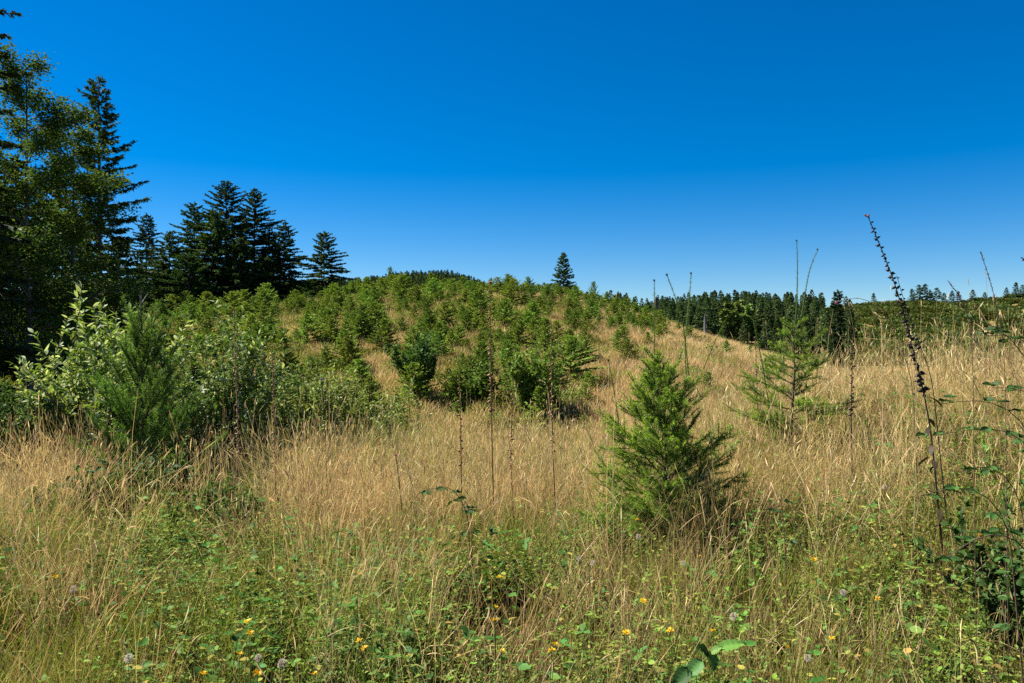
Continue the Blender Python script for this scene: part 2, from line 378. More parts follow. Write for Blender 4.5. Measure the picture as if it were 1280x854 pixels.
put('foreground_stems', STEMS[:6] + STEMS[7:9], field(6, 2.5, 7.5, dens=lambda x, y: .25 + .75 * smooth((noise(x, y, .8, 98) - .3) / .3)), 'thin dry stems crossing the leafy near ground', 'grass', .6, .95, tilt=.22)
put('tall_seed_stems', STEMS[6:7] + STEMS[9:11], field(5, 5.5, 14, dens=lambda x, y: smooth((noise(x, y, 1.3, 99) - .35) / .2)), 'scattered tall seed stems standing above the straw', 'grass', .8, 1.15)
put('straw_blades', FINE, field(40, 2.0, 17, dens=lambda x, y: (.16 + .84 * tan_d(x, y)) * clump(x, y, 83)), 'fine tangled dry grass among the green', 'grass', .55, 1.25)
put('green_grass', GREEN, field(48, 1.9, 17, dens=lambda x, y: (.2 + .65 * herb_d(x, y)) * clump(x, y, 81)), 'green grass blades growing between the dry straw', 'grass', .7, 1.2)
put('ground_herbs', HERB, field(110, 1.9, 14, dens=lambda x, y: herb_d(x, y) * clump(x, y, 82)), 'low clover, vetch and bramble leaves covering the near ground', 'ground cover', .8, 1.45)

# far side of the dip: coarser tussocks
TUSS = [blades_mesh('tussock', n=90, r=.55, h0=.3, h1=.75, lean=.5, wd=.016, ca=TAN, cb=TAN2, dry=.2, mat=M_STRAW, bendmax=.9) for _ in range(3)]
TUSG = [blades_mesh('green_tussock', n=70, r=.5, h0=.25, h1=.6, lean=.8, wd=.02, ca=GRN, cb=OLV, dry=.15) for _ in range(2)]
def hill_tan(x, y):
    n = noise(x, y, 5, 31) * .6 + noise(x, y, 1.8, 32) * .4
    right = smooth((x - .06 * y + 1) / 6)
    return np.clip(.42 + .5 * right + 1.2 * (n - .5), .1, 1)
put('hill_straw', TUSS, field(5.5, 12, 82, wide=.5, dens=hill_tan), 'dry tan grass covering the open slope of the hill', 'grass', .5, .95)
put('hill_green', TUSG, field(3.5, 12, 82, wide=.6, dens=lambda x, y: 1.0 - .85 * hill_tan(x, y)), 'green undergrowth between the young conifers on the hill', 'undergrowth', .5, 1.1)

# ------------------------------------------------------------ trees
BARK = (.085, .065, .05)
def conifer(h, rad, col, seed, whorl=.42, per=7, twig=.26, tw=.055, n_tw=10, droop=.25, up=.35, bare=.06, profile=.85, trunk_r=None, dens=1.0, hang=.0, sides=7, ragged=.25, mb_trunk=None):
    """returns trunk MB and crown MB, base at the origin"""
    global rng
    keep = rng; rng = np.random.default_rng(seed)
    tr, cr = mb_trunk or MB(), MB()
    zz = np.linspace(0, h, 9); wob = np.cumsum(rng.normal(0, .008 * h / 9, (9, 2)), 0) * np.linspace(0, 1, 9)[:, None]
    rr = (trunk_r or h * .014) * (1 - zz / h * .95)
    tr.tube(np.column_stack([wob, zz]), rr, sides, BARK)
    z = h * bare
    P = []; D = []; LL = []; CC = []
    while z < h - .12 * whorl:
        t = (z - h * bare) / (h * (1 - bare))
        L0 = rad * (1 - t) ** profile + .04 * rad
        low = min(1, .55 + t * 4)
        n = max(3, int(per * (1 - .35 * t)))
        a0 = U(0, 6.28)
        for k in range(n):
            az = a0 + k * 6.283 / n + U(-.3, .3); L = L0 * U(1 - ragged, 1 + ragged * .6) * low
            if U(0, 1) < .06 * ragged * 4: L *= .5
            el = up * (.1 + 1.0 * t) - droop * (1 - t) + U(-.14, .14)
            m = 5; s = np.linspace(0, 1, m)
            hx = np.cos(el) * s * L; hz = (np.sin(el) * s - droop * .5 * s ** 2 * (1 - t) + .25 * droop * s ** 3) * L
            z0, z = z, z + U(-.5, .5) * whorl * (1 - .6 * t)
            wx = np.interp(z, zz, wob[:, 0]); wy = np.interp(z, zz, wob[:, 1])
            pts = np.column_stack([wx + hx * np.cos(az), wy + hx * np.sin(az), z + hz])
            z = z0
            tr.tube(pts, np.linspace(max(.006, L * .016), .004, m), 3, BARK)
            nt = max(5, int(n_tw * L / max(twig, .1) * dens))
            u = np.concatenate([U(.12, 1.0, nt) ** .8, [1.0]]); nt += 1
            bp = np.column_stack([np.interp(u, s, pts[:, i]) for i in range(3)])
            tan = unit(np.column_stack([np.interp(u, s, np.gradient(pts[:, i])) for i in range(3)]))
            sd = np.array([-math.sin(az), math.cos(az), 0.])
            sg = rng.choice([-1., 1.], nt); sg[-1] = 0
            ang = U(.35, 1.05, nt) * np.where(sg == 0, 0, 1)
            dd = tan * np.cos(ang)[:, None] + sd[None] * (np.sin(ang) * sg)[:, None] + np.array([0, 0, 1.]) * (U(-.5, .5, nt) - hang)[:, None]
            P.append(bp); D.append(unit(dd)); LL.append(twig * U(.6, 1.25, nt) * (1.15 - .5 * u) * (.6 + .4 * (1 - t)))
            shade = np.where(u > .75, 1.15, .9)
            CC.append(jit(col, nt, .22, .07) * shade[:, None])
        z += whorl * U(.75, 1.25) * (1 - .45 * t)
    # leader
    P.append(np.array([[wob[-1, 0], wob[-1, 1], h - .5 * whorl]] * 3)); D.append(unit(np.array([[0, 0, 1.], [.15, .1, 1], [-.12, .1, 1]])))
    LL.append(np.full(3, whorl * 1.1)); CC.append(jit(col, 3))
    P = np.concatenate(P); D = np.concatenate(D); LL = np.concatenate(LL); CC = np.concatenate(CC); n = len(P)
    sd = perp(D); up_ = np.cross(sd, D); a = U(-1.2, 1.2, n)[:, None]
    sd = sd * np.cos(a) + up_ * np.sin(a)
    # each twig: a kite with two small side sprigs
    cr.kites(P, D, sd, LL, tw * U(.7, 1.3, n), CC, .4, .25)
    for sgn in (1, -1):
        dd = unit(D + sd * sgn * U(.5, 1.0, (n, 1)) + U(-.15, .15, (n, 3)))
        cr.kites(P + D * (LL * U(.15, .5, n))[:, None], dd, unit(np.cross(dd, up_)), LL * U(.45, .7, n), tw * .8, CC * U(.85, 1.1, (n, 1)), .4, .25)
    rng = keep
    return tr, cr
def add_conifer(name, px, d, top_py, label, group=None, base=None, **kw):
    g = gnd(px, d); top = EYE + (427 - top_py) / F * d; h = top - g[2] + .1
    t = thing(name, g - np.array([0, 0, .1]), label, 'tree', group)
    tr, cr = conifer(h, **kw)
    obj('trunk', tr, M_BARK, t); obj('crown', cr, M_NEEDLE, t)
    return t
DK = np.array([.045, .078, .022]); DK2 = np.array([.062, .105, .025]); BL = np.array([.042, .08, .032])
# tall spruces by the left edge
add_conifer('spruce_tree', 124, 28, 100, 'tall ragged dark spruce with a grey trunk rising beside the leafy alder', None,
            rad=2.25, col=DK, seed=5, whorl=.40, per=8, twig=.34, tw=.06, n_tw=17, droop=.30, up=.45, bare=.12, profile=.62, trunk_r=.16, hang=.3, ragged=.45)
add_conifer('spruce_tree', -78, 19, -150, 'dark spruce whose branch tips reach in past the alder crown', None,
            rad=2.5, col=DK * .9, seed=9, whorl=.5, per=7, twig=.40, tw=.08, n_tw=14, droop=.3, up=.2, bare=.1, profile=.5, trunk_r=.2, hang=.3, ragged=.35)
CL = 'dark conifers clustered on the left end of the hill'
for px, d, top, rad, col, seed, lab in (
    (283, 60, 227, 2.7, DK, 21, 'tallest dark conifer with a forked top in the cluster on the hill'),
    (318, 62, 238, 2.5, DK, 22, 'broad dark conifer right beside the tallest one of the hill cluster'),
    (243, 59, 254, 2.1, DK2, 23, 'dark conifer shouldering the tallest one of the cluster on its spruce side'),
    (212, 56, 291, 1.9, DK2 * 1.1, 24, 'lighter bushy conifer in the cluster, nearest to the tall ragged spruce'),
    (266, 57, 262, 2.2, DK2, 29, 'conifer in front of the tallest one in the hill cluster'),
    (356, 60, 279, 1.5, DK, 25, 'slim drooping conifer at the open end of the hill cluster'),
    (340, 63, 290, 1.2, DK, 26, 'narrow conifer squeezed between the broad one and the slim drooping one'),
    (405, 58, 291, 1.75, DK2, 27, 'evenly tapered conifer standing alone just past the cluster'),
    (203, 55, 322, 1.7, DK2, 71, 'squat bushy conifer at the base of the cluster facing the bare grey sapling'),
    (236, 54, 318, 1.8, DK2, 72, 'bushy conifer filling the base of the cluster below its shoulder tree'),
    (300, 56, 300, 1.9, DK, 73, 'dark conifer filling the base of the cluster below the tallest tree'),
    (334, 58, 322, 1.5, DK, 74, 'low dark conifer at the base of the cluster below the narrow one'),
    (183, 64, 268, 1.5, BL, 28, 'thin bluish conifer seen between the ragged spruce and the cluster')):
    add_conifer('conifer', px, d, top, lab, CL, rad=rad * 1.6, col=col, seed=seed, whorl=.32, per=9, twig=.33, tw=.08, n_tw=15, droop=.3, up=.3, bare=.0, profile=.72, ragged=.5, hang=.12)
add_conifer('conifer', 704, 84, 317, 'dark symmetrical conifer standing out on the skyline of the planted hill', None,
            rad=2.0, col=BL * 1.15, seed=31, whorl=.34, per=9, twig=.42, tw=.14, n_tw=9, droop=.05, up=.55, bare=.05, profile=.8, ragged=.2)
add_conifer('conifer', 1047, 95, 364, 'slim dark columnar conifer standing alone in the valley before the ridge', None,
            rad=1.15, col=DK * .75, seed=33, whorl=.42, per=8, twig=.5, tw=.2, n_tw=12, droop=.4, up=.2, bare=.02, profile=.35, ragged=.45, hang=.3)
# leafy trees
def broadleaf(h, seed, spread=.32, leaf=.075, n_leaf=11000, col=(.06, .11, .02), trunk_r=.11, first=.25, col2=(.11, .155, .028), droop=0.1):
    global rng
    keep = rng; rng = np.random.default_rng(seed)
    tr, cr = MB(), MB(); bk = (.10, .09, .08)
    zz = np.linspace(0, h * .97, 10); wob = np.cumsum(rng.normal(0, .012 * h / 3, (10, 2)), 0) * np.linspace(0.2, 1, 10)[:, None]
    tr.tube(np.column_stack([wob, zz]), trunk_r * (1 - zz / h * .95), 7, bk)
    tips = []
    for k in range(int(h * 4.2)):
        t = first + (1 - first) * (k + U(0, 1)) / (h * 4.2); z = h * .95 * t; az = U(0, 6.28)
        L = h * spread * (1.15 - t) ** .8 * U(.55, 1.1); el = U(.35, .8)
        s = np.linspace(0, 1, 6)
        p = np.column_stack([np.interp(z, zz, wob[:, 0]) + np.cos(az) * np.cos(el) * s * L, np.interp(z, zz, wob[:, 1]) + np.sin(az) * np.cos(el) * s * L,
                             z + np.sin(el) * L * s - droop * L * s ** 2]) + rng.normal(0, .025 * L, (6, 3)) * s[:, None]
        tr.tube(p, np.linspace(.03 * (1.2 - t) + .008, .004, 6), 4, bk)
        for q in range(int(6 + L * 4)):
            u = U(.25, 1.); b = np.array([np.interp(u, s, p[:, i]) for i in range(3)])
            d = unit(dirs(1, .3, 1.9))[0]; l2 = L * U(.15, .4) * (1.2 - .5 * u)
            e = b + d * l2 * np.array([1, 1, .6]); tr.tube(np.array([b, (b + e) / 2 + rng.normal(0, .03, 3), e]), [.008, .006, .003], 3, bk)
            tips.append((b, e))
    b = np.array([a for a, _ in tips]); e = np.array([a for _, a in tips]); k = rng.integers(0, len(b), n_leaf)
    u = U(.15, 1.1, (n_leaf, 1)); p = b[k] * (1 - u) + e[k] * u + rng.normal(0, .13, (n_leaf, 3))
    d = dirs(n_leaf, .9, 2.3); sd = perp(d); up_ = np.cross(sd, d); a = U(-1.2, 1.2, (n_leaf, 1)); sd = sd * np.cos(a) + up_ * np.sin(a)
    mix = (U(0, 1, (n_leaf, 1)) < .3); c = np.where(mix, jit(col2, n_leaf), jit(col, n_leaf, .3, .1))
    L = leaf * U(.6, 1.25, n_leaf)
    cr.kites(p, d, sd, L, L * .72, c, .45, .15)
    rng = keep
    return tr, cr
def add_broadleaf(name, px, d, top_py, label, group=None, **kw):
    g = gnd(px, d); h = EYE + (427 - top_py) / F * d - g[2]
    t = thing(name, g - np.array([0, 0, .1]), label, 'tree', group); tr, cr = broadleaf(h + .1, **kw)
    obj('trunk', tr, M_BARK, t); obj('crown', cr, M_BUSH, t); return t
G_L = 'trees of the dark wood behind the willows'
add_broadleaf('alder_tree', 38, 22, 58, 'tall airy alder with small yellow-green leaves over the dark wood', seed=41, n_leaf=48000, leaf=.085, spread=.4, first=.1)
add_broadleaf('alder_tree', 92, 25, 150, 'shorter alder tucked against the trunk of the ragged spruce', seed=42, n_leaf=34000, leaf=.085, spread=.36, first=.1)
add_broadleaf('alder_tree', -60, 24, 70, 'alder partly hidden behind the spruce branches at the edge of the wood', seed=43, n_leaf=34000, leaf=.085, spread=.38, first=.1)
# dim wood behind the willows
for k, (px, d, top, rad) in enumerate(((20, 33, 200, 2.6), (70, 36, 225, 2.4), (-30, 30, 170, 2.8), (112, 40, 270, 2.2), (150, 46, 300, 2.0), (-110, 34, 120, 3), (-170, 24, 40, 3.0), (-260, 22, 20, 3.2))):
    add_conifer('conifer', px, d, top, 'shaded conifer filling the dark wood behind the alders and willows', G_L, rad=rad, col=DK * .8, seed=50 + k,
                whorl=.5, per=8, twig=.55, tw=.17, n_tw=9, droop=.25, up=.4, bare=.0, profile=.6)

# young plantation conifers on the hill
YG = np.array([.18, .28, .045])
YOUNG = []
for k in range(9):
    mb = MB(); c = YG * (.75 + .5 * rng.random()) * np.array([1 + .18 * rng.random(), 1, 1])
    tr, cr = conifer(1.7 + .3 * rng.random(), rad=.72 + .3 * rng.random(), col=c, seed=100 + k, whorl=.15, per=8, twig=.17, tw=.042, n_tw=9, droop=.02, up=.75, bare=.02,
                     profile=.55 + .35 * rng.random(), trunk_r=.03, sides=5, ragged=.5)
    for vv, cc in zip(tr.v, tr.c): pass
    n0 = cr.n; cr.v += tr.v; cr.c += tr.c; cr.f[4] += [f + n0 for f in tr.f[4]]; cr.f[3] += [f + n0 for f in tr.f[3]]; cr.n += tr.n
    YOUNG.append(cr.mesh('young_conifer', M_NEEDLE))
pts = []
def try_pts(n, f, rmin):
    for _ in range(n):
        y = U(21, 80); px = U(190, 1010); x = PX(px, y)
        if U(0, 1) > f(px, y, x): continue
        r = rmin(px, y)
        if all((x - a[0]) ** 2 + (y - a[1]) ** 2 > r * r for a in pts): pts.append((x, y, px))
def dens(px, y, x):
    py = 427 - (float(H(x, y)) - EYE) / y * F
    if px < 340 and y < 30: p = 0
    elif px < 700: p = (1.0 if noise(x, y, 4, 61) > (.36 if px > 480 else .2) else .2) * (.75 + .25 * smooth((y - 28) / 8))
    elif px < 840: p = 1.0 if py < 424 else .14
    else: p = .10
    return p
try_pts(12000, dens, lambda px, y: (.95 if px < 480 else 1.12) if px < 840 else 1.7)
print('raw', len(pts)); w_ = np.array([1.6 if p[1] < 42 else 1.0 for p in pts]); pts = [pts[i] for i in sorted(rng.choice(len(pts), 340, replace=False, p=w_ / w_.sum()))]
print('young conifers', len(pts))
for k, (x, y, px) in enumerate(pts):
    z = float(H(x, y)); big = 1.0 if px < 700 else .9
    if px > 730 and 427 - (z - EYE) / y * F > 418: big = .6; 
    s = big * U(.5, .98) * (1 + .15 * smooth((y - 60) / 15))
    o = obj('young_conifer', YOUNG[rng.integers(0, len(YOUNG))], None, None, (x, y, z - .04))
    o.rotation_euler = (rng.normal(0, .03), rng.normal(0, .03), U(0, 6.28)); o.scale = (s * U(1.0, 1.4), s * U(1.0, 1.4), s)
    size = 'small' if s < .6 else 'medium' if s < .8 else 'large'
    if True:
        where = 'on the open straw slope' if big == .6 or px > 840 else 'on the hill skyline' if y > 66 else 'at the foot of the hill' if y < 33 else 'on the lower planted slope' if y < 48 else 'on the upper planted slope'
        near = [(m, abs(x - PX(q, dd)) + abs(y - dd)) for m, q, dd in (('near the burnt snag', 644, 52), ('near the grey stump', 611, 34), ('near the rounded dark bush', 523, 26), ('near the lone tapered conifer', 405, 58), ('below the broken snag', 772, 70), ('near the symmetrical skyline conifer', 704, 80), ('near the bright green bush', 660, 24), ('near the dark pointed snag', 820, 70), ('near the conifer cluster', 320, 56))]
        m, dist = min(near, key=lambda a: a[1]); where = (m + ', ' + where) if dist < 7 else where
        tag(o, '%s bright green young conifer %s' % (size, where), 'tree', 'young conifers, ' + size + ', ' + where)
def rest():
    n = 2700; y = U(24, 80, n); px = U(200, 850, n); x = PX(px, y); z = H(x, y); py = 427 - (z - EYE) / y * F
    k = (U(0, 1, n) < np.where(px < 700, .55 * smooth((noise(x, y, 4, 61) - .25) / .2), np.where(py < 424, .6, .05))); x, y, z = x[k], y[k], z[k]; n = len(x)
    a = np.array([(p[0], p[1]) for p in pts]); dist = np.sqrt(((np.stack([x, y], -1)[:, None] - a[None]) ** 2).sum(-1)).min(1)
    k = dist > .75; x, y, z = x[k], y[k], z[k]; n = len(x); print('rest', n); s = U(.3, .62, n)
    scatter('small_saplings', YOUNG, np.stack([x, y, z - .03], -1), U(0, 6.28, n), np.stack([s * U(.9, 1.3, n), s * U(.9, 1.3, n), s], -1), rng.integers(0, len(YOUNG), n), 'many knee-high conifer saplings filling in between the larger ones on the hill', 'saplings')
rest()
for px, d, top in ((488, 74, 330), (501, 75, 337), (614, 76, 345), (742, 78, 352)):
    g = gnd(px, d); h = EYE + (427 - top) / F * d - g[2]
    o = obj('young_conifer', YOUNG[px % 9], None, None, g); o.scale = (h / 2 * .55, h / 2 * .55, h / 2)
    tag(o, 'spindly young conifer poking above its neighbours on the hill skyline', 'tree', 'spindly conifers on the skyline')

# ------------------------------------------------------------ far forest, ridge
FARC = []
for k in range(5):
    tr, cr = conifer(12, rad=2.2 + .5 * (k % 3), col=np.array([.075, .12, .045]) * (.85 + .25 * (k % 3)), seed=200 + k, whorl=.8, per=7, twig=1.0, tw=.5, n_tw=5, droop=.2, up=.4, bare=.04, profile=.7, trunk_r=.15, sides=4, ragged=.35)
    n0 = cr.n; cr.v += tr.v; cr.c += tr.c; cr.f[4] += [f + n0 for f in tr.f[4]]; cr.n += tr.n
    FARC.append(cr.mesh('far_conifer', M_NEEDLE))
FARB = []
for k in range(3):
    tr, cr = broadleaf(9, 220 + k, spread=.36, leaf=.5, n_leaf=1500, col=(.09, .14, .03), trunk_r=.13, first=.15, col2=(.13, .17, .04))
    n0 = cr.n; cr.v += tr.v; cr.c += tr.c; cr.f[4] += [f + n0 for f in tr.f[4]]; cr.n += tr.n
    FARB.append(cr.mesh('far_broadleaf', M_LEAF))
def far_tree(px, d, top, mesh, nm, lab, grp, wx=1.0):
    g = gnd(px, d); h = EYE + (427 - top) / F * d - g[2]; s = h / (12 if nm == 'conifer' else 9)
    o = obj(nm, mesh, None, None, g - np.array([0, 0, .2])); o.scale = (s * wx, s * wx, s); o.rotation_euler = (0, 0, U(0, 6.28)); tag(o, lab, 'tree', grp)
for px, d, top in ((838, 175, 381), (850, 170, 378), (862, 168, 384), (874, 165, 376), (884, 168, 366), (893, 172, 372), (940, 176, 380), (951, 172, 381), (962, 168, 377), (972, 175, 386), (985, 170, 392), (1000, 165, 398), (1015, 172, 396),
                   (1028, 165, 402), (800, 190, 384), (815, 188, 381), (826, 184, 386), (790, 192, 383), (955, 150, 405), (975, 148, 410), (995, 146, 414), (1020, 150, 412), (930, 152, 400), (905, 155, 402), (870, 152, 404)):
    far_tree(px, d, top + U(-2, 12), FARC[rng.integers(0, 5)], 'conifer', 'dark conifer at the front of the valley wood beyond the straw slope', 'conifers of the valley wood', 1.0)
for px, d, top in ((908, 170, 375), (922, 172, 373), (934, 175, 378), (948, 178, 384)):
    far_tree(px, d, top, FARB[rng.integers(0, 3)], 'broadleaf_tree', 'round-crowned leafy tree among the conifers of the valley wood', 'leafy trees of the valley wood', 1.15)
for px, d, top in ((1140, 292, 361), (1149, 294, 356), (1156, 294, 355), (1163, 296, 363), (1171, 292, 360), (1180, 294, 366), (1190, 294, 363), (1198, 294, 364), (1216, 295, 362), (1231, 292, 365), (1258, 294, 359), (1270, 290, 353), (1278, 292, 356), (1092, 296, 366)):
    far_tree(px, d, top, FARC[rng.integers(0, 5)], 'conifer', 'dark conifer on the skyline of the bushy ridge', 'conifers on the ridge skyline', 1.5)
def far_wood():
    P = []; S = []; I = []
    n = 2600                                     # valley wood
    y = U(150, 300, n); px = U(640, 1065, n); x = PX(px, y); z = H(x, y)
    py_g = 427 - (z - EYE) / y * F
    k = (U(0, 1, n) < np.where(px < 940, .8, .55) * smooth((noise(x, y, 22, 77) - .15) / .3)) & ~((px > 1030) & (py_g < 405))
    h = U(.4, 1.0, n) * (.7 + .5 * noise(x, y, 18, 78))
    P.append(np.stack([x, y, z - .3], -1)[k]); S.append(np.where(y > 200, .75 * h, .9 * h)[k])
    n = 9000                                     # distant hill
    y = U(440, 760, n); x = U(-420, 40, n); z = H(x, y); P.append(np.stack([x, y, z - .3], -1)); S.append(U(.55, 1.05, n))
    P = np.concatenate(P); S = np.concatenate(S); n = len(P)
    scatter('far_wood', FARC + FARB[:2], P, U(0, 6.28, n), S, np.where(U(0, 1, n) < .85, rng.integers(0, 5, n), rng.integers(5, 7, n)), 'dense dark conifer wood covering the valley and the distant hill', 'wood')
far_wood()
def far_scrub():
    src = []
    for k in range(3):
        mb = MB(); n = 220; p = rng.normal(0, 1, (n, 3)); p = unit(p) * U(.5, 1.0, (n, 1)) * np.array([1, 1, .8]); p[:, 2] = np.abs(p[:, 2])
        d = unit(p + rng.normal(0, .5, (n, 3))); mb.kites(p, d, perp(d), U(.35, .7, n), .35, jit((.085, .11, .03), n, .35, .12), .45, .2)
        src.append(mb.mesh('scrub', M_LEAF))
    n = 9000; y = U(140, 305, n); px = U(985, 1420, n); x = PX(px, y); z = H(x, y)
    k = U(0, 1, n) < smooth((noise(x, y, 14, 71) * .6 + noise(x, y, 5, 72) * .4 - .3) / .3); x, y, z = x[k], y[k], z[k]; n = len(x)
    scatter('ridge_scrub', src, np.stack([x, y, z], -1), U(0, 6.28, n), U(.7, 2.0, n), rng.integers(0, 3, n), 'low olive scrub covering the cleared ridge', 'scrub')
    # small shrubs on the planted hill
    n = 4200; y = U(20, 80, n); px = U(200, 1000, n); x = PX(px, y)
    k = U(0, 1, n) < np.where(px < 450, .7, np.where(px < 730, .4, np.where(y > 58, .5, .14))) * smooth((noise(x, y, 3, 75) - .3) / .3); x, y = x[k], y[k]; n = len(x)
    src2 = []
    for kk in range(3):
        mb = MB(); m = 500; p = rng.normal(0, 1, (m, 3)); p = unit(p) * U(.4, 1.0, (m, 1)) * np.array([1, 1, .75]); p[:, 2] = np.abs(p[:, 2])
        d = unit(p + rng.normal(0, .6, (m, 3))); mb.kites(p, d, perp(d), U(.1, .2, m), .09, jit((.13, .17, .035), m, .35, .12), .45, .2)
        src2.append(mb.mesh('scrub', M_LEAF))
    scatter('hill_scrub', src2, np.stack([x, y, H(x, y)], -1), U(0, 6.28, n), U(.3, .75, n), rng.integers(0, 3, n), 'low leafy scrub between the young conifers on the hill', 'scrub')
far_scrub()

# ------------------------------------------------------------ near firs with real needles
WOODC = (.12, .085, .05)
def needles(mb, pts, dens, nl, nw, col, tipcol=None, spread=(.75, 1.25), flat=0.0, start=0.0):
    """needles along a polyline"""
    pts = np.asarray(pts, float); seg = np.linalg.norm(np.diff(pts, axis=0), axis=1); cl = np.concatenate([[0], np.cumsum(seg)]); L = cl[-1]
    n = max(6, int(L * dens)); u = U(start, 1, n); p = np.column_stack([np.interp(u * L, cl, pts[:, i]) for i in range(3)])
    tan = unit(np.column_stack([np.interp(u * L, cl, np.gradient(pts[:, i])) for i in range(3)]))
    a = perp(tan); b = np.cross(tan, a); th = U(0, 6.28, n)
    rad = a * np.cos(th)[:, None] + b * (np.sin(th) * (1 - flat))[:, None]; rad = unit(rad)
    ang = U(spread[0], spread[1], n); d = unit(tan * np.cos(ang)[:, None] + rad * np.sin(ang)[:, None])
    sd = unit(np.cross(d, rng.normal(0, 1, (n, 3)))); l = nl * U(.7, 1.15, n) * np.interp(u, [0, .1, .9, 1], [.8, 1, 1, .6])
    c = jit(col, n, .2, .06)
    if tipcol is not None: m = smooth((u - .55) / .4)[:, None]; c = c * (1 - m) + jit(tipcol, n, .15, .05) * m
    V = np.stack([p - sd * nw / 2, p + sd * nw / 2, p + d * l[:, None]], 1)
    mb.add(V, np.arange(n * 3).reshape(-1, 3), np.repeat(c, 3, 0))
def curve(p, d, L, bend, m=6):
    s = np.linspace(0, 1, m); dd = unit(np.asarray(d)[None] + np.asarray(bend)[None] * s[:, None])
    return np.asarray(p)[None] + np.concatenate([np.zeros((1, 3)), np.cumsum(dd[:-1] * L / (m - 1), 0)])
def near_fir(name, g, h, rad, label, leaders, seed, col, tip, nbr=46, el0=.25, el1=1.0, nd=620, nl=.03, nw=.0030, sub=9, prof=.8, dead=3, bare=.05, cat='tree', upb=.35, plume=1.0):
    global rng
    keep = rng; rng = np.random.default_rng(seed)
    t = thing(name, g, label, cat)
    mb = MB(); zz = np.linspace(-.05, h, 8); tw = np.column_stack([np.cumsum(rng.normal(0, .008, (8, 2)), 0), zz])
    mb.tube(tw, np.linspace(.022 * h / 1.5, .006, 8), 7, WOODC); obj('trunk', mb, M_BARK, t)
    for k in range(nbr):
        f = (k + U(0, 1)) / nbr; z = h * (bare + (1 - bare) * f); az = k * 2.39996 + U(-.4, .4)
        el = el0 + (el1 - el0) * f + U(-.2, .2); L = (rad * (1 - f) ** prof + .1) * U(.5, 1.25)
        d = np.array([math.cos(az) * math.cos(el), math.sin(az) * math.cos(el), math.sin(el)])
        p0 = np.array([np.interp(z, zz, tw[:, 0]), np.interp(z, zz, tw[:, 1]), z])
        mb = MB(); c = curve(p0, d, L, (0, 0, U(.0, upb) * (1.2 - f)))
        mb.tube(c, np.linspace(.007, .0022, 6), 4, WOODC)
        needles(mb, c, nd * .8, nl, nw, col, tip, start=.25)
        nsub = int(sub * (L / max(rad, .2)) + 3)
        for q in range(nsub):
            u = U(.2, .95); b = np.array([np.interp(u, np.linspace(0, 1, 6), c[:, i]) for i in range(3)])
            sd = np.array([-math.sin(az), math.cos(az), 0]) * (1 if q % 2 else -1)
            dd = unit(d * U(.5, 1.0) + sd * U(.4, .95) * plume + np.array([0, 0, U(-.25, .45) + .5 * (1 - plume)])); l2 = L * U(.22, .5) * (1.15 - .6 * u) + .05
            cc = curve(b, dd, l2, (0, 0, U(-.1, .4)), 5)
            mb.tube(cc, np.linspace(.0035, .0018, 5), 3, (.13, .12, .045)); needles(mb, cc, nd, nl, nw, col, tip)
            if l2 > .16:
                for e in range(2):
                    b3 = cc[rng.integers(1, 4)]; d3 = unit(dd + rng.normal(0, .55, 3)); c3 = curve(b3, d3, l2 * U(.3, .55), (0, 0, .2), 4)
                    mb.tube(c3, np.linspace(.0025, .0016, 4), 3, (.13, .12, .045)); needles(mb, c3, nd, nl, nw, col, tip)
        obj('branch', mb, M_FIR, t)
    for path, wd in leaders:                        # long shoots of this year above the crown
        mb = MB(); pp = np.array(path) - g
        s = np.linspace(0, 1, len(pp)); ss = np.linspace(0, 1, 12); cc = np.column_stack([np.interp(ss, s, pp[:, i]) for i in range(3)])
        for _ in range(2): cc[1:-1] = (cc[:-2] + 2 * cc[1:-1] + cc[2:]) / 4
        mb.tube(cc, np.linspace(wd, wd * .4, 12) * .8, 5, (.10, .13, .04)); needles(mb, cc, nd * 1.0, nl * .75, nw * .8, np.asarray(col), None, spread=(.6, 1.2))
        # bud cluster
        e = cc[-1]; n = 40; d = dirs(n, 0, 1.0); V = np.stack([e + np.zeros((n, 3)) - .003, e + np.zeros((n, 3)) + .003, e + d * .02], 1)
        mb.add(V, np.arange(n * 3).reshape(-1, 3), np.array((.07, .075, .03)))
        obj('leader_shoot', mb, M_FIR, t)
    rng = keep
    return t
FIRC = (.11, .20, .02); FIRT = (.28, .42, .04)
d = 6.1; g = gnd(832, d)
near_fir('fir_sapling', g, 1.42, .58, 'bushy young fir with long upright leaders standing in the straw',
         [([at(862, 480, d), at(858, 440, d), at(853, 395, d - .1), at(834, 345, d - .15)], .006),
          ([at(858, 480, d), at(856, 430, d + .05), at(860, 390, d + .1), at(864, 343, d + .15)], .006),
          ([at(818, 480, d + .2), at(818, 430, d + .2), at(818, 352, d + .2)], .006),
          ([at(775, 540, d - .2), at(768, 490, d - .25), at(761, 452, d - .3)], .005),
          ([at(880, 460, d - .1), at(892, 430, d - .15), at(905, 406, d - .2)], .005)], 301, FIRC, FIRT, nbr=66, el0=.35, el1=1.15, sub=11, prof=.6, upb=.7)
d = 7.6; g = gnd(992, d)
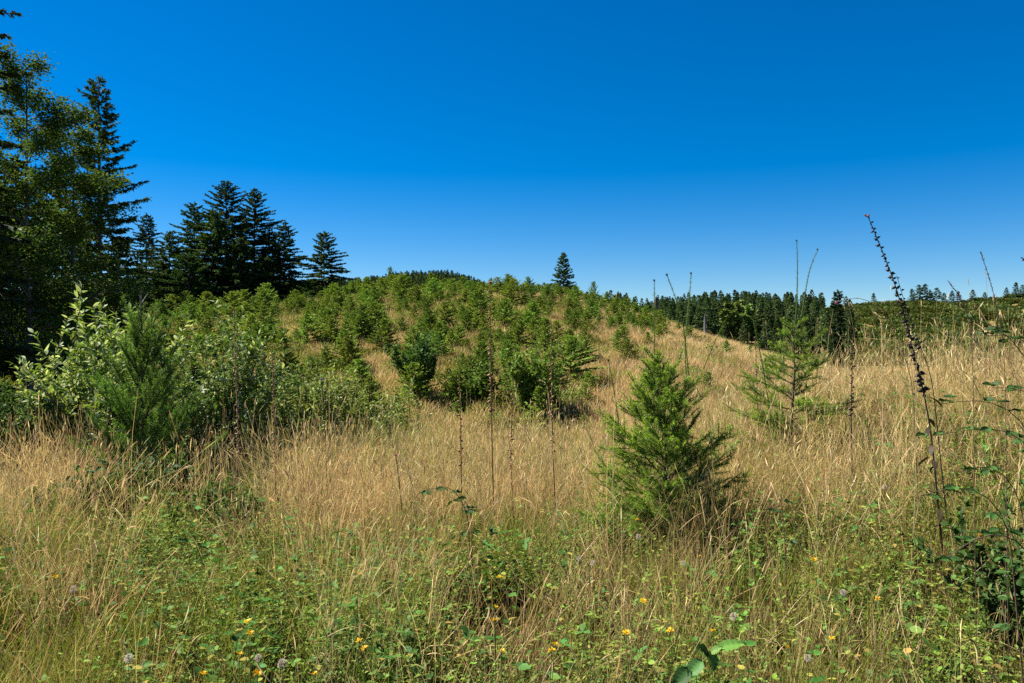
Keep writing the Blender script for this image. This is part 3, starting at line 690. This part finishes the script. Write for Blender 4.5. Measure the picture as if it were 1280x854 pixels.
near_fir('fir_sapling', g, 1.35, .5, 'thin young fir with two long leaders in front of the valley wood',
         [([at(992, 420, d), at(996, 385, d), at(997, 340, d), at(996, 302, d)], .008),
          ([at(1002, 395, d), at(1006, 370, d), at(1012, 335, d), at(1022, 313, d)], .007),
          ([at(962, 510, d - .2), at(952, 450, d - .2), at(941, 397, d - .2)], .008),
          ([at(980, 470, d), at(979, 440, d), at(980, 415, d)], .007),
          ([at(1000, 425, d), at(1013, 412, d), at(1030, 404, d)], .005), ([at(996, 412, d), at(985, 402, d), at(965, 392, d)], .005)], 302, FIRC, FIRT, nbr=44, el0=.15, el1=.7, sub=9, prof=.7)
d = 8.6; g = gnd(182, d)
near_fir('young_cedar', g, 1.85, .66, 'dense feathery dark green young conifer in front of the silvery willow', [], 303, (.075, .17, .022), (.19, .36, .035), nbr=70, el0=.6, el1=1.25, nd=330,
         nl=.03, nw=.0034, sub=12, prof=.25, upb=.35, plume=.45)
# ------------------------------------------------------------ willows and other leafy shrubs
def shrub(name, g, h, rx, label, seed, col, col2, p2=.3, L=.075, asp=.36, nst=26, per=70, mat=None, n_leaf_parts=0, group=None, lean=.55, low=.25, upness=.55):
    global rng
    keep = rng; rng = np.random.default_rng(seed)
    t = thing(name, g, label, 'shrub', group); wood, fol = MB(), MB(); A = []
    for k in range(nst):
        az = U(0, 6.28); ln = U(.03, lean); d = np.array([math.sin(ln) * math.cos(az), math.sin(ln) * math.sin(az), math.cos(ln)])
        st = np.array([U(-.25, .25) * rx, U(-.2, .2) * rx, -.05]); hh = h * U(.6, 1.05)
        c = curve(st, d, hh, np.array([math.cos(az), math.sin(az), 0]) * U(0, .5), 8) + np.concatenate([np.zeros((1, 3)), rng.normal(0, .02, (7, 3))])
        wood.tube(c, np.linspace(.013, .003, 8) * min(1, h / 2.2), 5, (.13, .11, .06))
        tw = [c]
        for q in range(6):
            u = U(.3, .95); b = np.array([np.interp(u, np.linspace(0, 1, 8), c[:, i]) for i in range(3)])
            d2 = unit(d * upness + dirs(1, .5, 1.6)[0] * .8); c2 = curve(b, d2, hh * U(.15, .38), (0, 0, .5), 5); wood.tube(c2, np.linspace(.006, .002, 5) * min(1, h / 2.2), 4, (.14, .12, .06)); tw.append(c2)
        for c2 in tw:
            m = len(c2); n = int(per * (1.0 if m == 8 else .55)); u = U(low if m == 8 else .1, 1, n); s = np.linspace(0, 1, m)
            p = np.column_stack([np.interp(u, s, c2[:, i]) for i in range(3)]); tan = unit(np.column_stack([np.interp(u, s, np.gradient(c2[:, i])) for i in range(3)]))
            th = U(0, 6.28, n); a = perp(tan); b = np.cross(tan, a); r = a * np.cos(th)[:, None] + b * np.sin(th)[:, None]
            dd = unit(tan * U(.25, .9, (n, 1)) + r + np.array([0, 0, .15])); sd = unit(np.cross(dd, np.array([0, 0, 1.])) + rng.normal(0, .5, (n, 3))); sd = unit(sd - (sd * dd).sum(-1, keepdims=True) * dd)
            cc = np.where(U(0, 1, (n, 1)) < p2, jit(col2, n, .15, .05), jit(col, n, .28, .08)); A.append((p, dd, sd, U(.6, 1.25, n) * L, cc))
    obj('stems', wood, M_BARK, t)
    p, dd, sd, ll, cc = (np.concatenate([a[i] for a in A]) for i in range(5))
    order = rng.permutation(len(p)) if not n_leaf_parts else np.argsort(p[:, 1] - .8 * p[:, 2] + rng.normal(0, .15, len(p)))
    for i in order[:n_leaf_parts]:
        mb = MB(); mb.leaves(np.zeros((1, 3)), dd[i:i + 1], sd[i:i + 1], ll[i:i + 1] * 1.15, ll[i:i + 1] * asp * 1.15, cc[i:i + 1]); obj('leaf', mb, mat or M_BUSH, t, p[i])
    r = order[n_leaf_parts:]; fol.leaves(p[r], dd[r], sd[r], ll[r], ll[r] * asp, cc[r]); o = obj('foliage', fol, mat or M_BUSH, t); o['kind'] = 'stuff'
    rng = keep
    return t
M_WIL = foliage_mat('willow_leaf', .36, .012, .45, var=.06, hue=.006)
WG = (.155, .245, .045); WS = (.42, .50, .27)
shrub('willow_shrub', gnd(165, 10.6), 2.3, 1.2, 'tall willow with silvery pale leaves behind the feathery young conifer', 401, WG, WS, .36, L=.10, nst=42, per=52, mat=M_WIL, n_leaf_parts=260, low=.2)
shrub('willow_shrub', gnd(95, 10.8), 1.85, 1.1, 'silvery willow leaning out before the dark wood and alder trunks', 402, WG, WS, .3, L=.09, nst=38, per=52, mat=M_WIL, low=.15)
shrub('willow_shrub', gnd(272, 11.2), 2.25, 1.3, 'greener willow with glossy leaves just behind the dry foxglove spike', 403, (.11, .18, .035), WS, .2, L=.08, nst=46, per=64, mat=M_WIL, low=.05)
shrub('leafy_shrub', gnd(20, 10.5), 1.55, 1.2, 'low dark green leafy shrub under the edge of the wood', 404, (.055, .11, .025), (.1, .16, .05), .2, L=.06, asp=.55, nst=44, per=64, low=.02, lean=.8)
shrub('willow_shrub', gnd(400, 12.5), 1.75, 1.0, 'yellow-green willow with narrow leaves at the foot of the planted hill', 405, (.17, .21, .04), (.36, .38, .16), .2, L=.075, asp=.32, nst=44, per=60, mat=M_WIL, low=.1)
shrub('willow_shrub', gnd(330, 13.5), 1.9, 1.2, 'dark leafy willow filling the gap below the planted hill', 406, (.08, .14, .028), (.16, .22, .06), .2, L=.075, nst=44, per=60, low=.05)
shrub('leafy_shrub', gnd(523, 26), 2.1, 1.0, 'rounded dark green bush at the foot of the hill', 407, (.06, .125, .028), (.09, .16, .035), .3, L=.11, asp=.6, nst=26, per=50, low=.02, lean=.4)
shrub('leafy_shrub', gnd(660, 24), 2.2, 1.2, 'bright green leafy bush below the burnt snag', 408, (.10, .18, .03), (.17, .26, .04), .3, L=.11, asp=.6, nst=30, per=50, low=.02, lean=.5)
shrub('leafy_shrub', gnd(600, 25), 1.5, 1.0, 'smaller green bush between the rounded dark bush and the bright one', 409, (.09, .16, .03), (.13, .2, .035), .3, L=.10, asp=.6, nst=24, per=45, low=.02, lean=.6)

# ------------------------------------------------------------ snags, stumps, dead trees
def snag(px, d, top, base_py, r, label, col, name='snag', lean=0, limbs=()):
    g = gnd(px, d); h = EYE + (427 - top) / F * d - g[2]; t = thing(name, g - np.array([0, 0, .15]), label, 'dead tree'); mb = MB()
    z = np.linspace(0, h + .15, 7); c = np.column_stack([lean * z + rng.normal(0, .04, 7), rng.normal(0, .04, 7), z]); mb.tube(c, r * np.array([1.25, 1.0, .95, .9, .8, .6, .12]), 7, col)
    mb.tube(c[-3:] + np.array([r * .5, 0, 0]), [r * .5, r * .4, .02], 5, col)
    obj('trunk', mb, M_WOOD, t)
    for z0, dx, dz, L in limbs:
        mb = MB(); b = np.array([lean * z0, 0, z0]); mb.tube(curve(b, unit(np.array([dx, .1, dz])), L, (0, 0, -1.2), 6), np.linspace(r * .3, .015, 6), 5, col); obj('limb', mb, M_WOOD, t)
    return t
snag(772, 76, 364, 395, .2, 'brown broken snag on the falling end of the hill skyline', (.12, .08, .055))
snag(820, 72, 371, 420, .28, 'dark pointed snag seen behind the leaders of the bushy fir', (.09, .06, .05))
snag(644, 52, 396, 436, .16, 'black burnt snag standing among the young conifers mid-hill', (.012, .011, .01), lean=-.03)
snag(881, 120, 392, 425, .27, 'bleached grey snag with drooping limbs at the edge of the valley wood', (.17, .155, .14), limbs=((3.2, -1, .5, 2.2), (3.4, 1, .4, 1.6)))
snag(865, 100, 407, 430, .2, 'short bleached snag beside the straw slope', (.25, .235, .215))
snag(987, 270, 377, 385, .55, 'lone leaning snag above the valley wood', (.08, .06, .05), lean=.25)
for px, py, d, r, h, col, lab, nm in ((611, 450, 34, .28, .45, (.10, .085, .075), 'old grey sawn stump on the planted hill', 'stump'), (705, 452, 36, .34, .42, (.5, .49, .47), 'pale bleached stump at the edge of the straw slope', 'stump'),
                                  (747, 455, 44, .3, .4, (.16, .13, .1), 'brown stump half buried on the straw slope', 'stump')):
    g = gnd(px, d); mb = MB(); th = np.arange(10) / 10 * 6.283; z = [0, .1, .7, 1.0, 1.0]; q = [1.35, 1.1, .95, .92, .01]
    rr = np.array(q)[:, None] * r * (1 + .15 * np.sin(3 * th + 1))[None] ; V = np.stack([rr * np.cos(th), rr * np.sin(th), np.array(z)[:, None] * h * (1 + .12 * np.cos(th))[None] - .1 + np.zeros((5, 10))], -1)
    i = np.arange(4)[:, None] * 10; j = np.arange(10)[None]; mb.add(V, np.stack([i + j, i + (j + 1) % 10, i + 10 + (j + 1) % 10, i + 10 + j], -1).reshape(-1, 4), col)
    tag(obj(nm, mb, M_WOOD, None, g), lab, 'stump')
def bare_tree():
    g = gnd(171, 26); t = thing('bare_tree', g, 'thin leafless grey sapling in front of the ragged spruce', 'dead tree'); mb = MB()
    c = curve(g * 0, (0.02, 0, 1), 3.6, (.05, 0, 0), 8); mb.tube(c, np.linspace(.05, .015, 8), 6, (.22, .21, .2)); obj('trunk', mb, M_WOOD, t)
    for z, az, L in ((1.6, .3, 1.4), (2.0, 2.9, 1.3), (2.4, 0.1, 1.0), (2.8, 3.3, 1.0), (3.1, .6, .8), (3.3, 2.5, .6)):
        mb = MB(); b = np.array([np.interp(z, c[:, 2], c[:, 0]), 0, z]); mb.tube(curve(b, unit(np.array([math.cos(az) * .5, math.sin(az) * .3, .9])), L, (math.cos(az) * .4, 0, 0), 6), np.linspace(.02, .006, 6), 4, (.22, .21, .2)); obj('limb', mb, M_WOOD, t)
bare_tree()

# ------------------------------------------------------------ dry foxglove spikes
def spline(P, n):
    P = np.asarray(P, float); s = np.concatenate([[0], np.cumsum(np.linalg.norm(np.diff(P, axis=0), axis=1))]); t = np.linspace(0, s[-1], n)
    C = np.column_stack([np.interp(t, s, P[:, i]) for i in range(3)])
    for _ in range(3): C[1:-1] = (C[:-2] + 2 * C[1:-1] + C[2:]) / 4
    return C
def capsule(mb, p, d, L, r, col):
    """pointed seed capsule with a flared calyx"""
    c = p[None] + np.array([0, .15, .45, .75, 1.0, 1.35])[:, None] * d[None] * L; mb.tube(c, r * np.array([.35, .9, 1.0, .7, .25, .05]), 5, col)
    n = 4; a = perp(d[None])[0]; b = np.cross(d, a); th = np.arange(n) * 6.283 / n
    dd = unit(d[None] * .8 + a[None] * np.cos(th)[:, None] + b[None] * np.sin(th)[:, None]); mb.kites(np.repeat(p[None], n, 0), dd, np.cross(dd, d[None]), L * .7, r * .9, np.asarray(col) * .85)
def foxglove(path, label, start=.35, col=(.16, .095, .045), r=.008, cap=.023, n=46, singles=False, flower=None, leaf=0, leafcol=(.05, .035, .02), group='dry foxglove spikes'):
    C = spline(path, 26); g = C[0].copy(); g[2] = float(H(g[0], g[1])) - .02; C = C - g
    t = thing('foxglove', g, label, 'flower stalk', group); mb = MB(); mb.tube(C, np.linspace(r, r * .35, 26), 6, col); obj('stem', mb, M_STALK, t)
    s = np.linspace(0, 1, 26); mbs = MB(); yaw = U(0, 6.28)
    for k in range(n):
        u = start + (1 - start) * (k + .5) / n; p = np.array([np.interp(u, s, C[:, i]) for i in range(3)]); th = yaw + k * 2.4 + U(-.3, .3)
        d = unit(np.array([math.cos(th), math.sin(th) * .8, U(-.7, .5)])); cc = np.asarray(col) * U(.75, 1.25); sz = (1.1 - .55 * (k / n)) * U(.6, 1.25)
        if U(0, 1) < .16: continue
        q = MB() if singles else mbs
        capsule(q, p + d * .003, d, cap * sz, cap * .44 * sz, cc)
        if singles: obj('seed_capsule', q, M_STALK, t)
    if not singles: tag(obj('seed_spike', mbs, M_STALK, t), kind='stuff')
    if flower is not None:
        mb = MB(); e = C[-1]
        for k in range(6):
            d = unit(np.array([U(-.6, .6), U(-.6, .6), U(-.9, .3)])); c = e[None] + np.linspace(0, 1, 4)[:, None] * d[None] * .016; mb.tube(c, [.002, .003, .0045, .005], 6, flower)
        obj('flower', mb, M_PETAL, t)
    for k in range(leaf):
        u = U(.08, start); p = np.array([np.interp(u, s, C[:, i]) for i in range(3)]); th = U(0, 6.28); d = unit(np.array([math.cos(th), math.sin(th), U(-.5, .1)])); mb = MB()
        L = U(.07, .13); m = 5; c = curve(p, d, L, (0, 0, -1.6), m); sd = unit(np.cross(d, (0, 0, 1)) + np.array([0, 0, U(-.5, .5)])); wv = np.array([.2, .9, 1, .7, .05]) * L * .16
        V = np.stack([c - sd * wv[:, None], c + sd * wv[:, None] + np.array([0, 0, .006])], 1); i = np.arange(m - 1)[:, None] * 2
        mb.add(V, i + np.array([[0, 1, 3, 2]]), leafcol); obj('withered_leaf', mb, M_STALK, t)
    return t
def up_path(px, d, top, lean=0.0, top_px=None):
    g = gnd(px, d); e = at(top_px if top_px is not None else px, top, d); return [g, g * .5 + e * .5 + np.array([rng.normal(0, .012), 0, 0]), e]
RUST = (.27, .145, .07); DKB = (.035, .024, .018)
foxglove(up_path(618, 6.6, 352, top_px=612), 'tallest rust-brown dry foxglove spike with a pale pink tip', .5, RUST, n=66, flower=(.55, .28, .32))
foxglove(up_path(696, 6.6, 402, top_px=689), 'dry foxglove spike between the tallest spike and the bushy fir', .42, RUST, n=52)
foxglove(up_path(578, 6.8, 466, top_px=574), 'short dry foxglove spike beside the tallest one', .45, RUST, n=34)
foxglove(up_path(643, 7.0, 472, top_px=641), 'short thin foxglove spike between the two tall central ones', .45, RUST, n=30)
foxglove(up_path(303, 7.4, 383, top_px=292), 'tall slender brown foxglove spike in front of the green willow', .35, (.30, .17, .10), n=64)
foxglove(up_path(345, 7.0, 432, top_px=340), 'shorter stout brown foxglove spike near the green willow', .38, (.30, .17, .085), n=54)
foxglove(up_path(1066, 6.0, 418, top_px=1066), 'dark brown foxglove spike rising from the straw on the bank', .5, (.08, .05, .03), n=34)
foxglove(up_path(948, 8.5, 420, top_px=944), 'thin dry foxglove spike beside the thin young fir', .5, (.2, .13, .08), n=30)
d = 4.5
foxglove([gnd(1182, d), at(1163, 530, d), at(1150, 470, d), at(1136, 415, d), at(1118, 350, d), at(1098, 303, d), at(1084, 268, d)],
         'tall leaning blackish foxglove spike with a pink tip against the sky', .5, DKB, r=.006, cap=.024, n=92, singles=True, flower=(.16, .06, .07), leaf=14)
foxglove([gnd(1190, d + .1), at(1165, 470, d + .05), at(1138, 400, d), at(1127, 368, d), at(1121, 345, d)], 'small dark side spike curling beside the leaning foxglove', .75, DKB, r=.004, cap=.019, n=18)
d = 5.0
foxglove([gnd(1150, d), at(1140, 470, d), at(1118, 412, d), at(1096, 378, d), at(1072, 367, d), at(1052, 373, d), at(1046, 378, d)], 'thin arching foxglove stem nodding over with one pink bell', .62, (.22, .15, .08), r=.004, cap=.009, n=26, flower=(.4, .14, .26))
d = 2.9
foxglove([gnd(1345, d), at(1345, 450, d), at(1325, 345, d), at(1296, 318, d), at(1276, 322, d)], 'dark foxglove tip with hanging bells at the end of the bramble bank', .75, (.05, .03, .05), r=.005, cap=.017, n=16, singles=True)

# single grass stalks against the sky
def stalk(path, label, col, r=.0016, head=.12, hw=.006, grp=None):
    C = spline(path, 24); g = C[0].copy(); C = C - g; t = thing('grass_stalk', g, label, 'grass stalk', grp); mb = MB(); mb.tube(C, np.linspace(r, r * .6, 24), 5, col); obj('stem', mb, M_STRAW, t)
    mb = MB(); s = np.linspace(0, 1, 24); n = 70; u = 1 - head * U(0, 1, n); p = np.column_stack([np.interp(u, s, C[:, i]) for i in range(3)]); tan = unit(np.column_stack([np.interp(u, s, np.gradient(C[:, i])) for i in range(3)]))
    d = unit(tan + rng.normal(0, .45, (n, 3))); mb.kites(p, d, perp(d), hw * 2.2, hw * .7, jit(col, n, .3), .4, .2); obj('seed_head', mb, M_STRAW, t)
d = 3.1
stalk([gnd(1262, d), at(1256, 430, d), at(1243, 362, d), at(1226, 316, d)], 'single dark grass seed head standing clear against the sky', (.11, .07, .06), head=.16)
stalk([gnd(1222, d), at(1216, 440, d), at(1211, 372, d), at(1200, 353, d), at(1186, 353, d)], 'dark grass seed head bent over like a hook', (.13, .07, .05), head=.14)
for px, d, top, tp, lab in ((697, 5.6, 470, 684, 'pale arching straw stalk in front of the second foxglove'), (1135, 4.2, 417, 1146, 'pale straw seed head beside the leaning foxglove'), (1098, 5.2, 385, 1102, 'green-tipped straw stalk rising from the bank'),
                            (860, 5.2, 590, 822, 'long straw stalk crossing the foot of the bushy fir'), (672, 4.2, 590, 580, 'long pale straw stalk leaning over the leafy ground'), (232, 5.0, 655, 170, 'straw stalk leaning across the leafy bank'), (560, 4.6, 500, 478, 'thin straw stalk leaning out of the central grass')):
    g = gnd(px, d); e = at(tp, top, d); stalk([g, g * .6 + e * .4 + np.array([.02, 0, .05]), e, e + np.array([-.05, 0, -.03])], lab, tuple(PALE), r=.002, head=.1, hw=.006)

# ------------------------------------------------------------ small flowers in the foreground
def solve(px, py, hf):
    d = 4.0
    for _ in range(30):
        x = PX(px, d); d = .5 * d + .5 * (EYE - hf - float(H(x, d))) * F / max(py - 427, 20)
    return d
def flower_proto():
    heads = []
    for v in range(3):
        mb = MB(); n = 26; th = U(0, 6.28, n); d = dirs(n, .75, 1.5, th); sd = unit(np.cross(d, np.array([0, 0, 1.]))); mb.kites(np.zeros((n, 3)), d, sd, U(.013, .018, n), .0042, jit((.80, .52, .015), n, .12, .05), .8, .1)
        n = 20; d = dirs(n, .1, .8); mb.kites(np.zeros((n, 3)), d, perp(d), U(.007, .011, n), .0035, jit((.75, .42, .01), n, .12, .05), .8, .1); heads.append(mb.mesh('flower_head', M_PETAL))
    cl = []
    for v in range(2):
        mb = MB(); n = 170; d = dirs(n, 0, 2.6); p = d * .004; mb.kites(p, d, perp(d), U(.017, .02, n), .0007, jit((.4, .34, .27), n, .15), .5)
        for k in range(3):
            q = d * U(.016, .019, (n, 1)); dd = unit(d + rng.normal(0, .9, (n, 3))); mb.kites(q, dd, perp(dd), .006, .0014, jit((.45, .39, .32), n, .1), .5)
        mb.tube(np.array([[0, 0, -.006], [0, 0, 0], [0, 0, .005]]), [.002, .005, .003], 6, (.2, .14, .07)); cl.append(mb.mesh('seed_globe', M_PETAL))
    return heads, cl
HEADS, CLOCKS = flower_proto()
def flower(px, py, hf, head, name, label, cat, group, part):
    d = solve(px, py, hf); g = gnd(px, d); t = thing(name, g, label, cat, group); top = np.array([0, 0, EYE + (427 - py) / F * d - g[2]]); mb = MB()
    b = np.array([U(-.06, .06), U(-.03, .06), -.02]); mb.tube(spline([b, top * .5 + b * .3, top - np.array([0, 0, .003])], 8), np.linspace(.0018, .0013, 8), 4, (.12, .17, .04)); obj('stem', mb, M_GRASS, t)
    h = obj(part, head, None, t, top); h.rotation_euler = (U(.1, .7), U(-.4, .3), U(0, 6.28)); h.scale = (U(.75, 1.05) * (.8 if part == 'seed_globe' else 1),) * 3
for px, py in ((777, 604), (788, 609), (794, 611), (823, 628), (797, 650)): flower(px, py, .5, HEADS[px % 3], 'hawkweed', 'small yellow flower on a thin stem at the foot of the bushy fir', 'flower', 'yellow flowers under the fir', 'flower_head')
for px, py in ((449, 718), (625, 722), (619, 759), (618, 776), (449, 802), (456, 811), (626, 814), (690, 814), (804, 752), (783, 792), (838, 789), (1097, 749), (1040, 799), (983, 809), (892, 789), (874, 696), (1225, 669), (309, 778), (312, 792), (299, 818), (253, 843), (394, 843), (69, 721), (321, 842), (693, 806), (1017, 700)):
    flower(px, py, .56, HEADS[px % 3], 'hawkweed', 'yellow hawkweed flower dotted in the leafy foreground grass', 'flower', 'yellow flowers in the foreground grass', 'flower_head')
for px, py in ((92, 737), (161, 823), (323, 823), (353, 830), (798, 671), (741, 704), (724, 698), (854, 704), (917, 771), (1054, 741), (1106, 609), (1010, 823)):
    flower(px, py, .47, CLOCKS[px % 2], 'seed_clock', 'round grey fluffy seed head on a stem in the foreground grass', 'seed head', 'fluffy seed heads in the grass', 'seed_globe')
for px, py, d, lab in ((402, 476, 7.5, 'purple thistle head before the yellow-green willow'), (495, 571, 6.2, 'purple thistle head sunk in the central straw')):
    g = gnd(px, d); t = thing('thistle', g, lab, 'flower'); e = at(px, py, d) - g; mb = MB(); mb.tube(spline([[.05, 0, 0], e * .5 + np.array([.05, 0, 0]), e], 8), [.004] * 8, 5, (.1, .12, .05)); obj('stem', mb, M_GRASS, t)
    mb = MB(); n = 60; dd = dirs(n, 0, 1.1); mb.kites(np.repeat(e[None], n, 0), dd, perp(dd), U(.02, .032, n), .004, jit((.16, .05, .18), n)); obj('flower_head', mb, M_PETAL, t)

# ------------------------------------------------------------ big-leaved seedling and brambles
def big_leaf(mb, p, d, n_up, L, W, col):
    """serrated leaf with sunk side veins"""
    d = unit(np.asarray(d, float)); sd = unit(np.cross(d, n_up)); up = np.cross(sd, d); m = 12; V = []; C = []
    for i in range(m + 1):
        t = i / m; ww = W * .5 * math.sin(math.pi * min(1, t * 1.02) ** .8) ** .8 * (1 + .12 * (-1) ** i) + .0008
        c = np.asarray(p) + d * L * t - up * L * .18 * t * t; rip = .004 * (-1) ** i * math.sin(math.pi * t)
        for k, s in enumerate((-1, -.5, 0, .5, 1)):
            V.append(c + sd * ww * s + up * (abs(s) * W * .16 + (rip if abs(s) == .5 else 0))); C.append(np.asarray(col) * (1.2 if k == 2 else .9 if (i % 2) else 1.05))
    i = np.arange(m)[:, None] * 5; j = np.arange(4)[None]; mb.add(np.array(V), np.stack([i + j, i + j + 1, i + j + 6, i + j + 5], -1).reshape(-1, 4), np.array(C))
def seedling():
    d = 2.75; g = gnd(862, d); t = thing('alder_seedling', g, 'seedling with large ribbed green leaves at the bottom edge of the grass', 'plant')
    a = at(845, 850, d) - g; b = at(896, 812, d) - g; mb = MB(); mb.tube(spline([[-.1, 0, 0], a, (a + b) / 2, b], 10), np.linspace(.003, .0015, 10), 5, (.2, .17, .06)); obj('stem', mb, M_LEAF, t)
    for px, py, ex, ey, L, W, c in ((895, 812, 929, 802, .105, .045, (.10, .22, .04)), (878, 826, 862, 842, .075, .05, (.08, .19, .05)), (862, 836, 843, 856, .085, .055, (.03, .08, .02)), (884, 820, 876, 806, .06, .045, (.025, .06, .015)),
                                    (888, 817, 905, 806, .05, .03, (.12, .22, .05)), (890, 816, 892, 832, .06, .035, (.12, .2, .04))):
        mb = MB(); p = at(px, py, d) - g; e = at(ex, ey, d - .02) - g; big_leaf(mb, p, e - p, np.array([.1, -.5, .9]), L, W, c); obj('leaf', mb, M_BUSH, t)
seedling()
def bramble(base, tips, label, seed, n_leaf=7, col=(.05, .11, .028), ls=.055):
    global rng
    keep = rng; rng = np.random.default_rng(seed); g = np.array(base); t = thing('bramble', g, label, 'plant', 'brambles on the bank')
    for path in tips:
        C = spline([np.zeros(3)] + [np.asarray(q) - g for q in path], 20); mb = MB(); mb.tube(C, np.linspace(.004, .0015, 20), 5, (.10, .06, .04)); cane = obj('cane', mb, M_STALK, t)
        for k in range(n_leaf):
            u = .35 + .65 * (k + 1) / n_leaf; p = np.array([np.interp(u, np.linspace(0, 1, 20), C[:, i]) for i in range(3)]); az = U(0, 6.28); d0 = unit(np.array([math.cos(az), math.sin(az), U(-.1, .5)])); q = p + d0 * .035
            for j in (-1, 0, 1):
                mb = MB(); ca, sa = math.cos(j * 1.1), math.sin(j * 1.1); dd = np.array([d0[0] * ca - d0[1] * sa, d0[0] * sa + d0[1] * ca, d0[2] - .25]); mb.tube(np.array([p, q]), [.001, .001], 3, (.1, .12, .04))
                big_leaf(mb, q, dd, np.array([U(-.8, .8), U(-1.1, .3), 1.]), ls * U(.8, 1.2) * (1.15 if j == 0 else 1), ls * .65, np.asarray(col) * U(.7, 1.4)); obj('leaf', mb, M_BUSH, cane)
    rng = keep
d = 3.6
bramble(gnd(1330, d), [[at(1300, 470, d), at(1250, 400, d), at(1195, 395, d)], [at(1320, 480, d), at(1280, 410, d), at(1230, 420, d)]], 'bramble cane arching high in front of the ridge scrub', 501, 11, (.035, .075, .02), .042)
bramble(gnd(1320, d), [[at(1290, 530, d), at(1240, 495, d), at(1175, 505, d)], [at(1300, 560, d), at(1250, 530, d), at(1165, 545, d)], [at(1310, 520, d), at(1290, 480, d), at(1240, 485, d)]], 'dark bramble canes reaching over the straw beside the leaning foxglove', 502, 12, (.035, .08, .02), .042)
bramble(gnd(1290, 2.9), [[at(1260, 640, 2.9), at(1215, 600, 2.9), at(1150, 620, 2.9)], [at(1280, 620, 3), at(1240, 570, 3), at(1200, 590, 3)], [at(1290, 680, 2.8), at(1230, 660, 2.7), at(1180, 700, 2.7)]], 'leafy bramble mound low on the shaded bank', 503, 10, (.045, .10, .024), .038)
bramble(gnd(590, 5.0), [[at(585, 640, 5), at(565, 606, 5), at(535, 612, 4.9)], [at(590, 640, 5), at(578, 620, 5), at(585, 640, 4.8)]], 'dark-leaved bramble sprig poking out of the central straw', 504, 5, (.035, .075, .02), .045)
bramble(gnd(985, 4.4), [[at(980, 650, 4.4), at(975, 615, 4.4), at(965, 640, 4.3)]], 'small dark sprig in the straw beside the bushy fir', 505, 4, (.03, .06, .02), .04)
bramble(gnd(130, 7.6), [[at(140, 610, 7.6), at(150, 570, 7.5), at(120, 590, 7.4)], [at(160, 600, 7.6), at(190, 570, 7.5), at(220, 590, 7.4)], [at(200, 610, 7.5), at(240, 590, 7.4), at(260, 610, 7.3)], [at(100, 620, 7.5), at(95, 590, 7.4), at(80, 610, 7.3)]], 'dark bramble tangle at the foot of the feathery young conifer', 506, 9, (.035, .08, .025), .07)

shrub('leafy_shrub', gnd(1330, 3.5), .85, .5, 'dark small-leaved shrub at the foot of the bramble bank', 601, (.045, .095, .022), (.09, .15, .03), .2, L=.038, asp=.55, nst=60, per=40, low=.02, lean=.5)
shrub('leafy_shrub', gnd(215, 8.0), .75, .7, 'low dark leafy tangle beside the foot of the feathery young conifer', 602, (.06, .12, .025), (.12, .18, .04), .25, L=.045, asp=.6, nst=40, per=40, low=.02, lean=1.0)

shrub('leafy_shrub', gnd(120, 7.2), .6, .7, 'low bramble-like green tangle between the tan grass patch and the feathery conifer', 603, (.06, .12, .025), (.12, .18, .04), .25, L=.045, asp=.6, nst=40, per=40, low=.02, lean=1.0)
shrub('leafy_shrub', gnd(270, 6.6), .55, .7, 'low green tangle below the slender foxglove spike', 604, (.065, .125, .025), (.12, .18, .04), .25, L=.04, asp=.6, nst=40, per=40, low=.02, lean=1.0)

shrub('willow_shrub', gnd(445, 13.0), 1.7, 1.2, 'pale yellow-green willow nearest the foot of the planted hill', 605, (.17, .23, .045), (.40, .44, .2), .22, L=.075, asp=.32, nst=38, per=56, mat=M_WIL, low=.05, lean=.7)
shrub('willow_shrub', gnd(360, 12.0), 1.75, 1.2, 'leafy willow behind the stout foxglove spike', 606, (.13, .2, .04), (.36, .42, .2), .22, L=.078, asp=.34, nst=40, per=56, mat=M_WIL, low=.05, lean=.7)
